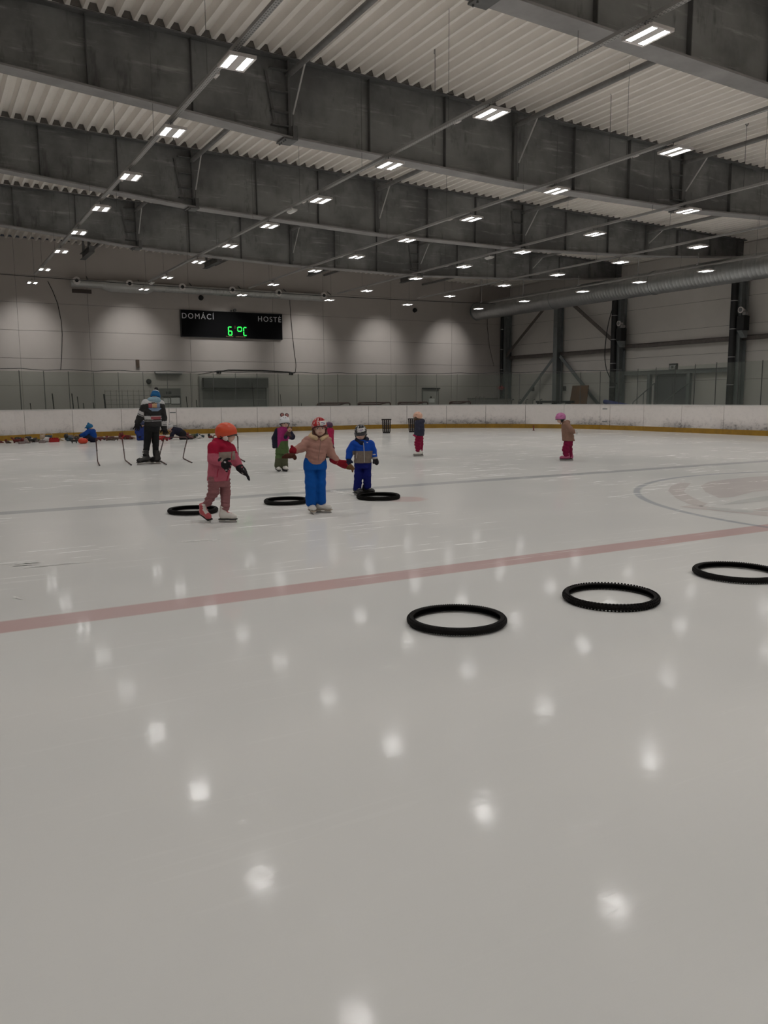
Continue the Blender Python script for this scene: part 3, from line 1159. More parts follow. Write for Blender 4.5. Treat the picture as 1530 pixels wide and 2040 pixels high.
# leaning brown chipboard sheet
b = MB()
A = at_X(1142, 812, 28.0)
Bp = at_X(1176, 767, 28.25)
y0, y1 = 31.05, 29.82
for q in range(1):
    v = [(27.95, y0+0.06, 0), (27.95, y1, 0), (28.3, y1+0.1, 2.02), (28.3, y0, 2.02)]
    v2 = [(x+0.03, y, z) for x, y, z in v]
    b.add([(x, y, z-0.04) for x, y, z in v+v2], [(0, 3, 2, 1), (4, 5, 6, 7), (0, 1, 5, 4), (1, 2, 6, 5), (2, 3, 7, 6), (3, 0, 4, 7)])
tag(b.build('chipboard_sheet', mat('chipboard', (0.17, 0.085, 0.04), 0.8, noise=0.35, nscale=3)), 'brown chipboard sheet leaning behind the glass near the corner', 'board')
# blue tarpaulin roll
b = MB()
pts = [(27.4, 27.9, 1.2), (27.4, 27.3, 1.08), (27.4, 26.6, 1.0), (27.4, 25.9, 0.95)]
b.tube(pts, [0.10, 0.14, 0.12, 0.08], 10)
b.box(27.2, 27.6, 25.8, 28.0, -0.04, 0.88)
tag(b.build('blue_tarpaulin', mat('tarp_blue', (0.03, 0.045, 0.22), 0.6, noise=0.3)), 'blue tarpaulin bundle lying behind the boards by the column', 'tarpaulin')
# long dark bench behind the glass
b = MB()
b.box(27.1, 27.5, 30.0, 32.4, 1.14, 1.24)
for yy in (30.2, 31.2, 32.3):
    b.box(27.15, 27.45, yy, yy+0.06, -0.04, 1.14)
tag(b.build('dark_bench', BLACKM), 'long black bench top just above the boards left of the chipboard', 'bench')
# low white cabinets with bent handles
root = emp('white_counter', (26.6, 36.1, -0.04))
tag(root, 'low white counter behind the glass in the rink corner', 'counter')
MB().box(-0.9, 1.6, -0.25, 0.25, 0.0, 1.40).build('body', mat('counter_white', (0.30, 0.29, 0.27), 0.6), root)
MB().box(-0.95, 1.65, -0.28, 0.28, 1.40, 1.43).build('top', POSTM, root)
for i in range(5):
    b = MB()
    x = 26.75+0.22*i
    b.tube([(x, 33.9-0.3*i, -0.04), (x, 33.9-0.3*i, 1.22), (x+0.03, 33.9-0.3*i, 1.30), (x+0.12, 33.9-0.3*i, 1.33), (x+0.14, 33.9-0.3*i, 1.28)], 0.014, 6)
    tag(b.build('bent_hook_rod', BLACK), 'black bent rod in the corner behind the boards, %s from the left' % NUM[i], 'rod', 'bent rods behind the boards')
for i, (x, y, h) in enumerate(((25.15, 34.9, 1.45), (25.4, 34.9, 1.45), (25.65, 34.9, 1.45), (26.9, 34.6, 1.9))):
    b = MB()
    b.tube([(x, y, -0.04), (x, y, h)], 0.018, 6)
    b.tube([(x, y, h), (x+0.1, y, h), (x+0.1, y, -0.04)], 0.018, 6)
    tag(b.build('upright_pipe', RAILM), 'thin upright pipe loop behind the corner boards, %s from the left' % NUM[i], 'pipe', 'upright pipes behind the boards')
# small sockets on the wall
for i, (px, py) in enumerate(((1062, 775), (1108, 774), (1125, 774))):
    p = at_X(px, py, 29.08)
    b = MB()
    b.box(-0.05, 0.02, -0.09, 0.09, -0.12, 0.12)
    b.box(-0.06, -0.05, -0.05, 0.05, -0.06, 0.03)
    o = b.build('socket_box', mat('socket_grey', (0.1, 0.1, 0.1), 0.6), loc=p)
    tag(o, 'small grey socket box on the side wall, %s from the corner' % NUM[i], 'socket', 'wall sockets')

# ------------------------------------------------------------------ far wall: scoreboard, duct, doors, kit
root = emp('scoreboard', (0, Y_F-0.14, 0))
tag(root, 'black hanging scoreboard with team names and green temperature reading', 'scoreboard')
SX0, SX1, SZ0, SZ1 = 10.42, 15.28, 4.26, 5.42
MB().box(SX0, SX1, -0.02, 0.13, SZ0, SZ1).build('cabinet', mat('score_black', (0.006, 0.006, 0.007), 0.8, spec=0.1), root)
b = MB()
b.box(SX0-0.02, SX0, -0.03, 0.13, SZ0-0.02, SZ1+0.02)
b.box(SX1, SX1+0.02, -0.03, 0.13, SZ0-0.02, SZ1+0.02)
b.box(SX0, SX1, -0.03, 0.13, SZ1, SZ1+0.02)
b.box(SX0, SX1, -0.03, 0.13, SZ0-0.02, SZ0)
b.build('frame', BLACK, root)


def text(name, body, x0, x1, z0, capz, m, parent, y=-0.026, depth=0.004, spacing=1.25):
    cu = bpy.data.curves.new(name, 'FONT')
    cu.body = body
    cu.size = 1.0
    cu.space_character = spacing
    cu.extrude = depth
    ob = bpy.data.objects.new(name, cu)
    COL.objects.link(ob)
    bpy.context.view_layer.update()
    dg = bpy.context.evaluated_depsgraph_get()
    me = bpy.data.meshes.new_from_object(ob.evaluated_get(dg))
    bpy.data.objects.remove(ob)
    co = np.zeros(len(me.vertices)*3)
    me.vertices.foreach_get('co', co)
    co = co.reshape(-1, 3)
    lo, hi = co.min(0), co.max(0)
    out = np.empty_like(co)
    out[:, 0] = x0+(co[:, 0]-lo[0])/(hi[0]-lo[0])*(x1-x0)
    out[:, 2] = z0+co[:, 1]*capz/0.69
    out[:, 1] = y-co[:, 2]
    me.vertices.foreach_set('co', out.ravel())
    me.materials.clear()
    me.materials.append(m)
    me.update()
    o = bpy.data.objects.new(name, me)
    COL.objects.link(o)
    o.parent = parent
    return o


text('home_lettering', 'DOM\u00c1C\u00cd', SX0+0.04, SX0+1.52, SZ0+0.80, 0.235, LETTER, root)
text('guest_lettering', 'HOST\u00c9', SX1-1.20, SX1-0.04, SZ0+0.80, 0.235, LETTER, root)
# seven-segment digits
def segdig(x, z, w, h, segs, t=0.05):
    b = MB()
    S = {'a': ((0, h), (w, h)), 'b': ((w, h), (w, h/2)), 'c': ((w, h/2), (w, 0)), 'd': ((0, 0), (w, 0)), 'e': ((0, 0), (0, h/2)), 'f': ((0, h/2), (0, h)), 'g': ((0, h/2), (w, h/2))}
    for q in segs:
        (a, c), (e, f) = S[q]
        L = 0.012
        d = Vector((e-a, 0, f-c)).normalized()*L
        b.bar(Vector((x+a, -0.025, z+c))+d, Vector((x+e, -0.025, z+f))-d, 0.008, t, Vector((0, 0, 1)) if abs(e-a) > 0.01 else Vector((1, 0, 0)))
    for q in ():
        pass
    o = b.build('led_digit', GREEN, root)
    return o


segdig(SX0+2.19, SZ0+0.12, 0.165, 0.37, 'afgcde')
segdig(SX0+2.64, SZ0+0.31, 0.19, 0.19*1.0, 'abcdef')
segdig(SX0+2.93, SZ0+0.12, 0.15, 0.37, 'afed')
b = MB()
for i in range(2):
    for j in range(4):
        b.box(SX0+2.475+0.05*i, SX0+2.50+0.05*i, -0.026, -0.0205, SZ0+0.42+0.035*j, SZ0+0.445+0.035*j)
b.build('led_dots', AMBER, root)
b = MB()
rs = random.Random(5)
x = SX0+2.07
while x < SX0+3.0:
    w = rs.uniform(0.025, 0.05)
    if not (SX0+2.40 < x < SX0+2.50):
        b.box(x, x+w, -0.023, -0.0205, SZ0+0.035, SZ0+0.035+rs.choice((0.04, 0.05)))
    x += w+0.018
b.build('maker_line', GOLDT, root)
b = MB()
b.tube([(12.95, 0.02, SZ1+0.02), (12.95, 0.02, SZ1+0.06)], 0.05, 10)
b.tube([(12.95, -0.07, SZ1+0.10), (12.95, 0.05, SZ1+0.10)], 0.07, 12)
b.tube([(12.8, 0.02, SZ1+0.03), (12.8, 0.05, SZ1+0.1)], 0.03, 8)
b.build('siren', STIFF, root)

DUCTW = mat('wall_duct', (0.50, 0.50, 0.49), 0.4, metal=0.3, noise=0.1, nscale=4)
# wall duct with round nozzles
root = emp('nozzle_duct', (0, Y_F-0.45, 6.28))
tag(root, 'slim spiral air duct with round nozzles high on the end wall', 'duct')
o = MB().tube([(5.75, 0, 0), (8.9, 0, 0)], 0.16, 16).build('duct_section', DUCTW, root)
arc_smooth(o)
o = MB().tube([(7.0, 0, -0.02), (7.3, 0, -0.03), (8.9, 0, -0.03), (9.1, 0, 0)], [0.16, 0.25, 0.25, 0.18], 16).build('silencer', DUCTW, root)
arc_smooth(o)
v, f = [], []
ysd = []
x = 8.9
while x < 17.3:
    ysd += [(x, 0.175), (x+0.12, 0.175), (x+0.132, 0.185), (x+0.145, 0.175)]
    x += 0.155
for xx, r in ysd:
    for k in range(16):
        a = 2*math.pi*k/16
        v.append((xx, r*math.cos(a), r*math.sin(a)))
for i in range(len(ysd)-1):
    for k in range(16):
        f.append((i*16+k, i*16+(k+1) % 16, (i+1)*16+(k+1) % 16, (i+1)*16+k))
mesh_obj('spiral_tube', v, f, DUCTW, root, smooth=True)
for x in (5.95, 8.1, 10.38, 12.68, 14.95, 17.28):
    b = MB()
    b.tube([(x, -0.10, 0.08), (x, -0.24, 0.08), (x, -0.27, 0.08), (x, -0.25, 0.08)], [0.15, 0.16, 0.17, 0.10], 16)
    n1 = b.build('nozzle', LAMPW, root)
    b = MB()
    b.tube([(x, -0.245, 0.08), (x, -0.275, 0.08)], 0.075, 12)
    b.build('nozzle_core', BLACKM, n1)
    b = MB()
    b.bar((x+0.5, 0.0, 0.15), (x+0.5, 0.4, 0.35), 0.03, 0.03)
    b.build('duct_bracket', STIFF, root)
MB().box(5.78, 6.55, -0.06, 0.0, -0.40, -0.24).build('data_plate', mat('plate_dark', (0.05, 0.035, 0.03), 0.6), root)

# drop cables on the end wall
for i, (pp, lab) in enumerate((([(95, 560), (105, 580), (115, 605), (122, 640), (124, 665), (123, 700), (121, 737)], 'thin black drop cable on the end wall left of the scoreboard'),
                               ([(577, 597), (580, 640), (585, 690), (590, 728), (588, 742)], 'thin black drop cable on the end wall right of the scoreboard'),
                               ([(971, 610), (971, 650), (975, 690), (984, 730)], 'faint drop cable near the far corner'))):
    b = MB()
    b.tube([at_Y(x, y, 37.185) for x, y in pp], 0.013 if i < 2 else 0.009, 5)
    tag(b.build('drop_cable', BLACKM), lab, 'cable', 'drop cables')
# horizontal cable over the gate
b = MB()
b.tube([at_Y(x, y, 37.17) for x, y in [(395, 746), (415, 742), (432, 739), (445, 739), (455, 737), (520, 738), (560, 740), (576, 741), (588, 743)]], [0.008, 0.01, 0.016, 0.022, 0.024, 0.024, 0.024, 0.02, 0.012], 6)
for px, py in ((436, 740), (580, 743)):
    c = at_Y(px, py, 37.17)
    for q in range(3):
        b.tube([(c.x-0.08+0.08*q, 37.16, c.z-0.1), (c.x-0.08+0.08*q, 37.16, c.z+0.02)], 0.03, 8)
tag(b.build('cable_bundle', BLACKM), 'black cable bundle strung over the grey roller gate', 'cable')

# grey recessed roller gate
GX0, GX1, GZ = 11.22, 14.48, 2.46
root = emp('door_2', (0, Y_F, -0.04))
tag(root, 'wide grey sectional gate in the end wall below the scoreboard', kind='structure')
gm = mat('gate_grey', (0.20, 0.20, 0.185), 0.6, noise=0.1)
for i in range(5):
    z0 = 0.0+0.48*i
    MB().box(GX0+0.06, GX1-0.06, -0.07, -0.04, z0+0.005, z0+0.475).build('gate_section', gm, root)
b = MB()
b.box(GX0-0.06, GX0+0.06, -0.12, -0.03, 0, GZ+0.06)
b.box(GX1-0.06, GX1+0.06, -0.12, -0.03, 0, GZ+0.06)
b.box(GX0+0.06, GX1-0.06, -0.12, -0.03, GZ-0.02, GZ+0.06)
b.build('gate_frame', mat('gate_frame_grey', (0.32, 0.31, 0.29), 0.6), root)
MB().box(GX0+0.06, GX1-0.06, -0.4, -0.12, GZ-0.46, GZ-0.02).build('gate_box', mat('gate_dark', (0.07, 0.07, 0.065), 0.7), root)

# doors in the end wall
for i, (x0, x1, lab) in enumerate(((9.35, 10.3, 'grey door with notices left of the roller gate'), (23.3, 24.35, 'plain grey door far right in the end wall'))):
    root = emp('door_%d' % (3+i), (0, Y_F, -0.04))
    tag(root, lab, kind='structure')
    MB().box(x0+0.05, x1-0.05, -0.03, -0.005, 0.02, 1.93).build('door_leaf', mat('door_beige', (0.40, 0.39, 0.36), 0.6), root)
    b = MB()
    b.box(x0, x0+0.05, -0.05, -0.003, 0, 1.98)
    b.box(x1-0.05, x1, -0.05, -0.003, 0, 1.98)
    b.box(x0+0.05, x1-0.05, -0.05, -0.003, 1.93, 1.98)
    b.build('door_frame', mat('door_frame_m', (0.25, 0.245, 0.23), 0.6), root)
    if i == 0:
        MB().box(x0-0.15, x1-0.05, -0.09, -0.005, 1.62, 1.96).build('door_header', mat('header_grey', (0.16, 0.155, 0.145), 0.7), root)
        for (a, c, z0, z1) in ((9.55, 9.8, 1.28, 1.56), (9.9, 10.25, 1.26, 1.58)):
            MB().box(a-0.05, c, -0.045, -0.032, z0, z1).build('notice', WHITE, root)
            q = MB()
            q.box(a-0.06, c+0.01, -0.05, -0.0455, z1-0.02, z1+0.01)
            q.box(a-0.06, c+0.01, -0.05, -0.0455, z0-0.01, z0+0.02)
            q.box(c-0.01, c+0.01, -0.05, -0.0455, z0, z1)
            q.build('notice_border', BLACKM, root)
        MB().box(9.6, 9.85, -0.1, -0.091, 1.72, 1.83).build('door_number_plate', mat('plate_dark2', (0.05, 0.05, 0.05), 0.6), root)
    else:
        MB().box(x0-0.02, x1+0.05, -0.12, -0.051, 1.93, 2.0).build('door_closer', BLACKM, root)
        MB().box(x0+0.42, x0+0.78, -0.045, -0.032, 1.22, 1.42).build('notice', WHITE, root)
        MB().tube([(x0+0.55, -0.05, 1.5), (x0+0.55, -0.031, 1.5)], 0.05, 10).build('door_mark', BLACKM, root)
# wall lamp box above the notice door
root = emp('wall_heater', (9.76, Y_F-0.12, 2.6))
tag(root, 'flat pale wall unit mounted over the notice door', 'wall unit')
MB().box(-0.62, 0.62, -0.12, 0.11, 0.0, 0.09).build('body', mat('heater_pale', (0.42, 0.41, 0.39), 0.5), root)
MB().box(-0.58, 0.58, -0.10, 0.08, -0.05, 0.0).build('grille', STIFF, root)
MB().tube([(-0.5, 0, 0.09), (0.5, 0, 0.09)], 0.02, 6).build('pipe', BRIGHT, root)
# small wall devices
for i, (px, py, s, lab) in enumerate(((274, 722, (0.07, 0.2), 'small brown box on the end wall left of the scoreboard'), (297, 760, (0.07, 0.07), 'small dark round device on the end wall above the notice door'),
                                      (401, 593, (0.06, 0.06), 'small camera on the end wall above the scoreboard'), (827, 618, (0.08, 0.08), 'small dark camera on the end wall right of centre'))):
    p = at_Y(px, py, Y_F-0.06)
    b = MB()
    if i == 0:
        b.box(-0.07, 0.07, -0.05, 0.06, -0.22, 0.12)
        b.box(-0.05, 0.05, -0.08, -0.05, -0.05, 0.1)
    else:
        b.tube([(0, 0.06, 0), (0, 0.0, 0), (0, -0.08, 0)], [0.12, 0.11, 0.085], 14)
        b.tube([(0, -0.08, 0), (0, -0.11, 0)], 0.05, 10)
    o = b.build('wall_device', [mat('device_brown', (0.10, 0.07, 0.05), 0.6), BLACKM][min(i, 1)], loc=p)
    tag(o, lab, 'wall device')

# wire rack with stick holders behind the glass
root = emp('wire_rack', (6.85, 36.6, -0.04))
tag(root, 'grey wire rack behind the glass left of the notice door', 'rack')
for i in range(9):
    MB().tube([(0.24*i, 0, 0), (0.24*i, 0, 1.9)], 0.007, 6).build('upright', POSTM, root)
for i in range(6):
    MB().tube([(0, 0, 0.9+0.19*i), (2.0, 0, 0.9+0.19*i)], 0.006, 6).build('wire', POSTM, root)
# sticks and poles leaning against the far glass
for i, (px, py, w) in enumerate(((60, 803, 3), (104, 784, 4), (143, 784, 4), (154, 790, 3), (166, 803, 3), (186, 802, 3), (207, 785, 6), (371, 790, 3), (391, 797, 3), (502, 762, 2), (558, 785, 2), (600, 803, 2), (630, 806, 2))):
    p = at_Y(px, py, 35.6)
    b = MB()
    b.tube([(p.x+0.06, 35.4, -0.03), (p.x, 35.6, p.z)], 0.006*w, 6)
    if i == 1:
        b.bar((p.x+0.05, 35.42, 0.0), (p.x+0.42, 35.36, 0.03), 0.03, 0.07)
    if i == 9:
        b.bar((p.x-0.12, 35.55, p.z-0.28), (p.x+0.12, 35.55, p.z-0.28), 0.03, 0.03)
    tag(b.build('leaning_stick', BLACKM), 'dark stick standing behind the far glass, %s from the left' % NUM[i], 'stick', 'sticks behind the far glass')
# goal frames stored behind the far boards
for i, (x0, x1) in enumerate(((16.25, 17.95), (18.4, 20.2), (20.65, 22.4), (23.75, 25.05))):
    b = MB()
    y = 35.2
    b.tube([(x0, y, -0.04), (x0, y, 1.17), (x0+0.06, y, 1.21), (x1-0.06, y, 1.21), (x1, y, 1.17), (x1, y, -0.04)], 0.035, 8)
    b.tube([(x0, y, 0.0), (x0+0.1, y+0.8, 0.0), (x1-0.1, y+0.8, 0.0), (x1, y, 0.0)], 0.03, 8)
    b.tube([(x0+0.2, y, 1.21), (x0+0.3, y+0.5, 1.12), (x1-0.3, y+0.5, 1.12), (x1-0.2, y, 1.21)], 0.03, 8)
    o = b.build('goal_frame', mat('goal_red_dark', (0.09, 0.03, 0.025), 0.5))
    tag(o, 'dark red goal frame stored behind the far boards, %s from the left' % NUM[i], 'goal', 'stored goals')

# ------------------------------------------------------------------ implicit-surface modelling for people and soft things
class Prim:
    def __init__(s, fn, lo, hi):
        s.fn, s.lo, s.hi = fn, np.array(lo, float), np.array(hi, float)


def rc(a, b, ra, rb):
    """round cone between two points"""
    a, b = np.array(a, float), np.array(b, float)
    ab = b-a
    L = float(ab@ab)+1e-9

    def fn(X, Y, Z):
        px, py, pz = X-a[0], Y-a[1], Z-a[2]
        t = np.clip((px*ab[0]+py*ab[1]+pz*ab[2])/L, 0, 1)
        return np.sqrt((px-ab[0]*t)**2+(py-ab[1]*t)**2+(pz-ab[2]*t)**2)-(ra+(rb-ra)*t)
    r = max(ra, rb)
    return Prim(fn, np.minimum(a, b)-r, np.maximum(a, b)+r)


def ell(c, r, R=None):
    """ellipsoid; R rows = local axes"""
    c, r = np.array(c, float), np.array(r, float)
    A = np.eye(3) if R is None else np.array(R, float)

    def fn(X, Y, Z):
        px, py, pz = X-c[0], Y-c[1], Z-c[2]
        q = [(px*A[i, 0]+py*A[i, 1]+pz*A[i, 2])/r[i] for i in range(3)]
        k0 = np.sqrt(q[0]**2+q[1]**2+q[2]**2)
        k1 = np.sqrt((q[0]/r[0])**2+(q[1]/r[1])**2+(q[2]/r[2])**2)+1e-6
        return k0*(k0-1.0)/k1
    m = r.max() if R is not None else r
    return Prim(fn, c-m, c+m)


def rbox(c, h, R=None, rad=0.01):
    c, h = np.array(c, float), np.array(h, float)
    A = np.eye(3) if R is None else np.array(R, float)

    def fn(X, Y, Z):
        px, py, pz = X-c[0], Y-c[1], Z-c[2]
        q = [np.abs(px*A[i, 0]+py*A[i, 1]+pz*A[i, 2])-(h[i]-rad) for i in range(3)]
        o = np.sqrt(np.maximum(q[0], 0)**2+np.maximum(q[1], 0)**2+np.maximum(q[2], 0)**2)
        return o+np.minimum(np.maximum(np.maximum(q[0], q[1]), q[2]), 0)-rad
    m = np.linalg.norm(h) if R is not None else h
    return Prim(fn, c-m, c+m)


def loft(sec):
    """stack of ellipses: (z, cx, cy, rx, ry)"""
    S = np.array(sorted(sec), float)
    zs = S[:, 0]

    def fn(X, Y, Z):
        z = Z.ravel()
        sh = Z.shape
        it = [np.interp(z, zs, S[:, i]).reshape(sh) for i in range(1, 5)]
        d = (np.sqrt(((X-it[0])/it[2])**2+((Y-it[1])/it[3])**2)-1)*np.minimum(it[2], it[3])
        return np.maximum(np.maximum(d, Z-zs[-1]), zs[0]-Z)
    lo = [(S[:, 1]-S[:, 3]).min(), (S[:, 2]-S[:, 4]).min(), zs[0]]
    hi = [(S[:, 1]+S[:, 3]).max(), (S[:, 2]+S[:, 4]).max(), zs[-1]]
    return Prim(fn, lo, hi)


def smin(a, b, k):
    h = np.clip(0.5+0.5*(b-a)/k, 0, 1)
    return b+(a-b)*h-k*h*(1-h)


CORN = [(0, 0, 0), (1, 0, 0), (0, 1, 0), (1, 1, 0), (0, 0, 1), (1, 0, 1), (0, 1, 1), (1, 1, 1)]
EDG = [(0, 1), (2, 3), (4, 5), (6, 7), (0, 2), (1, 3), (4, 6), (5, 7), (0, 4), (1, 5), (2, 6), (3, 7)]


def surf_nets(F, lo, h):
    nx, ny, nz = F.shape
    c = [F[i:nx-1+i, j:ny-1+j, k:nz-1+k] for i, j, k in CORN]
    sg = [q < 0 for q in c]
    cnt = sum(q.astype(np.int8) for q in sg)
    act = (cnt > 0) & (cnt < 8)
    I = np.argwhere(act)
    if len(I) == 0:
        return np.zeros((0, 3)), []
    vals = np.stack([q[act] for q in c], 1)
    acc = np.zeros((len(I), 3))
    num = np.zeros(len(I))
    C = np.array(CORN, float)
    for a, b in EDG:
        va, vb = vals[:, a], vals[:, b]
        m = (va < 0) != (vb < 0)
        t = np.where(m, va/np.where(m, va-vb, 1), 0)
        acc += np.where(m[:, None], C[a]+(C[b]-C[a])*t[:, None], 0)
        num += m
    V = lo+h*(I+acc/num[:, None])
    idx = -np.ones(act.shape, int)
    idx[act] = np.arange(len(I))
    faces = []
    s = F < 0
    for ax in range(3):
        sl0 = [slice(None)]*3
        sl1 = [slice(None)]*3
        sl0[ax] = slice(0, -1)
        sl1[ax] = slice(1, None)
        d = s[tuple(sl0)] != s[tuple(sl1)]
        P = np.argwhere(d)
        b1, b2 = (ax+1) % 3, (ax+2) % 3
        ok = (P[:, b1] > 0) & (P[:, b2] > 0) & (P[:, b1] < F.shape[b1]-1) & (P[:, b2] < F.shape[b2]-1)
        P = P[ok]
        if len(P) == 0:
            continue
        inside = s[P[:, 0], P[:, 1], P[:, 2]]
        q = []
        for o1, o2 in ((0, 0), (-1, 0), (-1, -1), (0, -1)):
            Q = P.copy()
            Q[:, b1] += o1
            Q[:, b2] += o2
            q.append(idx[Q[:, 0], Q[:, 1], Q[:, 2]])
        q = np.stack(q, 1)
        q[~inside] = q[~inside][:, ::-1]
        faces.append(q)
    return V, np.concatenate(faces)


def blob(prims, h, k=0.02, cuts=(), holes=(), warp=None, shell=None):
    """smooth union of prims, cut by planes (point, normal: removed on the normal side), holes subtracted"""
    lo = np.min([p.lo for p in prims], 0)-2.2*h-0.012
    hi = np.max([p.hi for p in prims], 0)+2.2*h+0.012
    n = np.maximum(((hi-lo)/h).astype(int)+1, 4)
    ax = [lo[i]+h*np.arange(n[i]) for i in range(3)]
    X, Y, Z = ax[0][:, None, None], ax[1][None, :, None], ax[2][None, None, :]
    F = None
    for p in prims:
        d = np.broadcast_to(p.fn(X, Y, Z), n)
        F = d if F is None else smin(F, d, k)
    F = F+0.0
    if warp:
        F = F+warp(X, Y, Z)
    if shell:
        F = np.maximum(F, -(F+shell))
    for pt, nr in cuts:
        nr = np.array(nr, float)
        nr = nr/np.linalg.norm(nr)
        F = np.maximum(F, (X-pt[0])*nr[0]+(Y-pt[1])*nr[1]+(Z-pt[2])*nr[2])
    for p in holes:
        F = np.maximum(F, -p.fn(X, Y, Z))
    return surf_nets(F, lo, h)


def soft(name, VF, ms, parent, zone=None):
    V, F = VF
    fm = None
    if zone is not None:
        C = V[F].mean(1)
        fm = zone(C).astype(int)
    return mesh_obj(name, V, F, ms, parent, True, fm)


def folds(amp, lam, ph=0.0, ax=2, tilt=0.6):
    def w(X, Y, Z):
        A = (X, Y, Z)
        q = A[ax]*(2*math.pi/lam)+ph
        m = 0.55+0.45*np.sin(13*X+17*Y+9*Z+3*ph)
        return amp*m*(np.sin(q+2.0*np.sin(19*X+ph)+1.7*np.sin(16*Y+2*ph))+0.5*np.sin(1.7*q+29*X-21*Y+1.0))
    return w


def unit(v):
    v = np.array(v, float)
    return v/np.linalg.norm(v)


def cloth(name, colr, rough=0.85, noise=0.12, bump=0.25):
    return mat(name, colr, rough, noise=noise, nscale=25, bump=bump, bscale=90, spec=0.25)


SKIN = mat('skin', (0.60, 0.39, 0.31), 0.55, noise=0.06, nscale=20)
LIPS = mat('lips', (0.38, 0.14, 0.12), 0.5)
BROW = mat('eyebrow', (0.12, 0.07, 0.045), 0.8)
EYEW = mat('eye_white', (0.65, 0.63, 0.6), 0.3)
EYED = mat('eye_dark', (0.03, 0.025, 0.02), 0.25)
HAIRM = mat('brown_hair', (0.10, 0.055, 0.03), 0.6, noise=0.3, nscale=40, bump=0.4)
BLADE = mat('skate_blade', (0.42, 0.42, 0.43), 0.3, metal=0.8)
STRAP = mat('helmet_strap', (0.02, 0.02, 0.02), 0.7)
PAPER = mat('name_sticker', (0.62, 0.60, 0.58), 0.6)
INK = mat('sticker_ink', (0.12, 0.08, 0.20), 0.7)


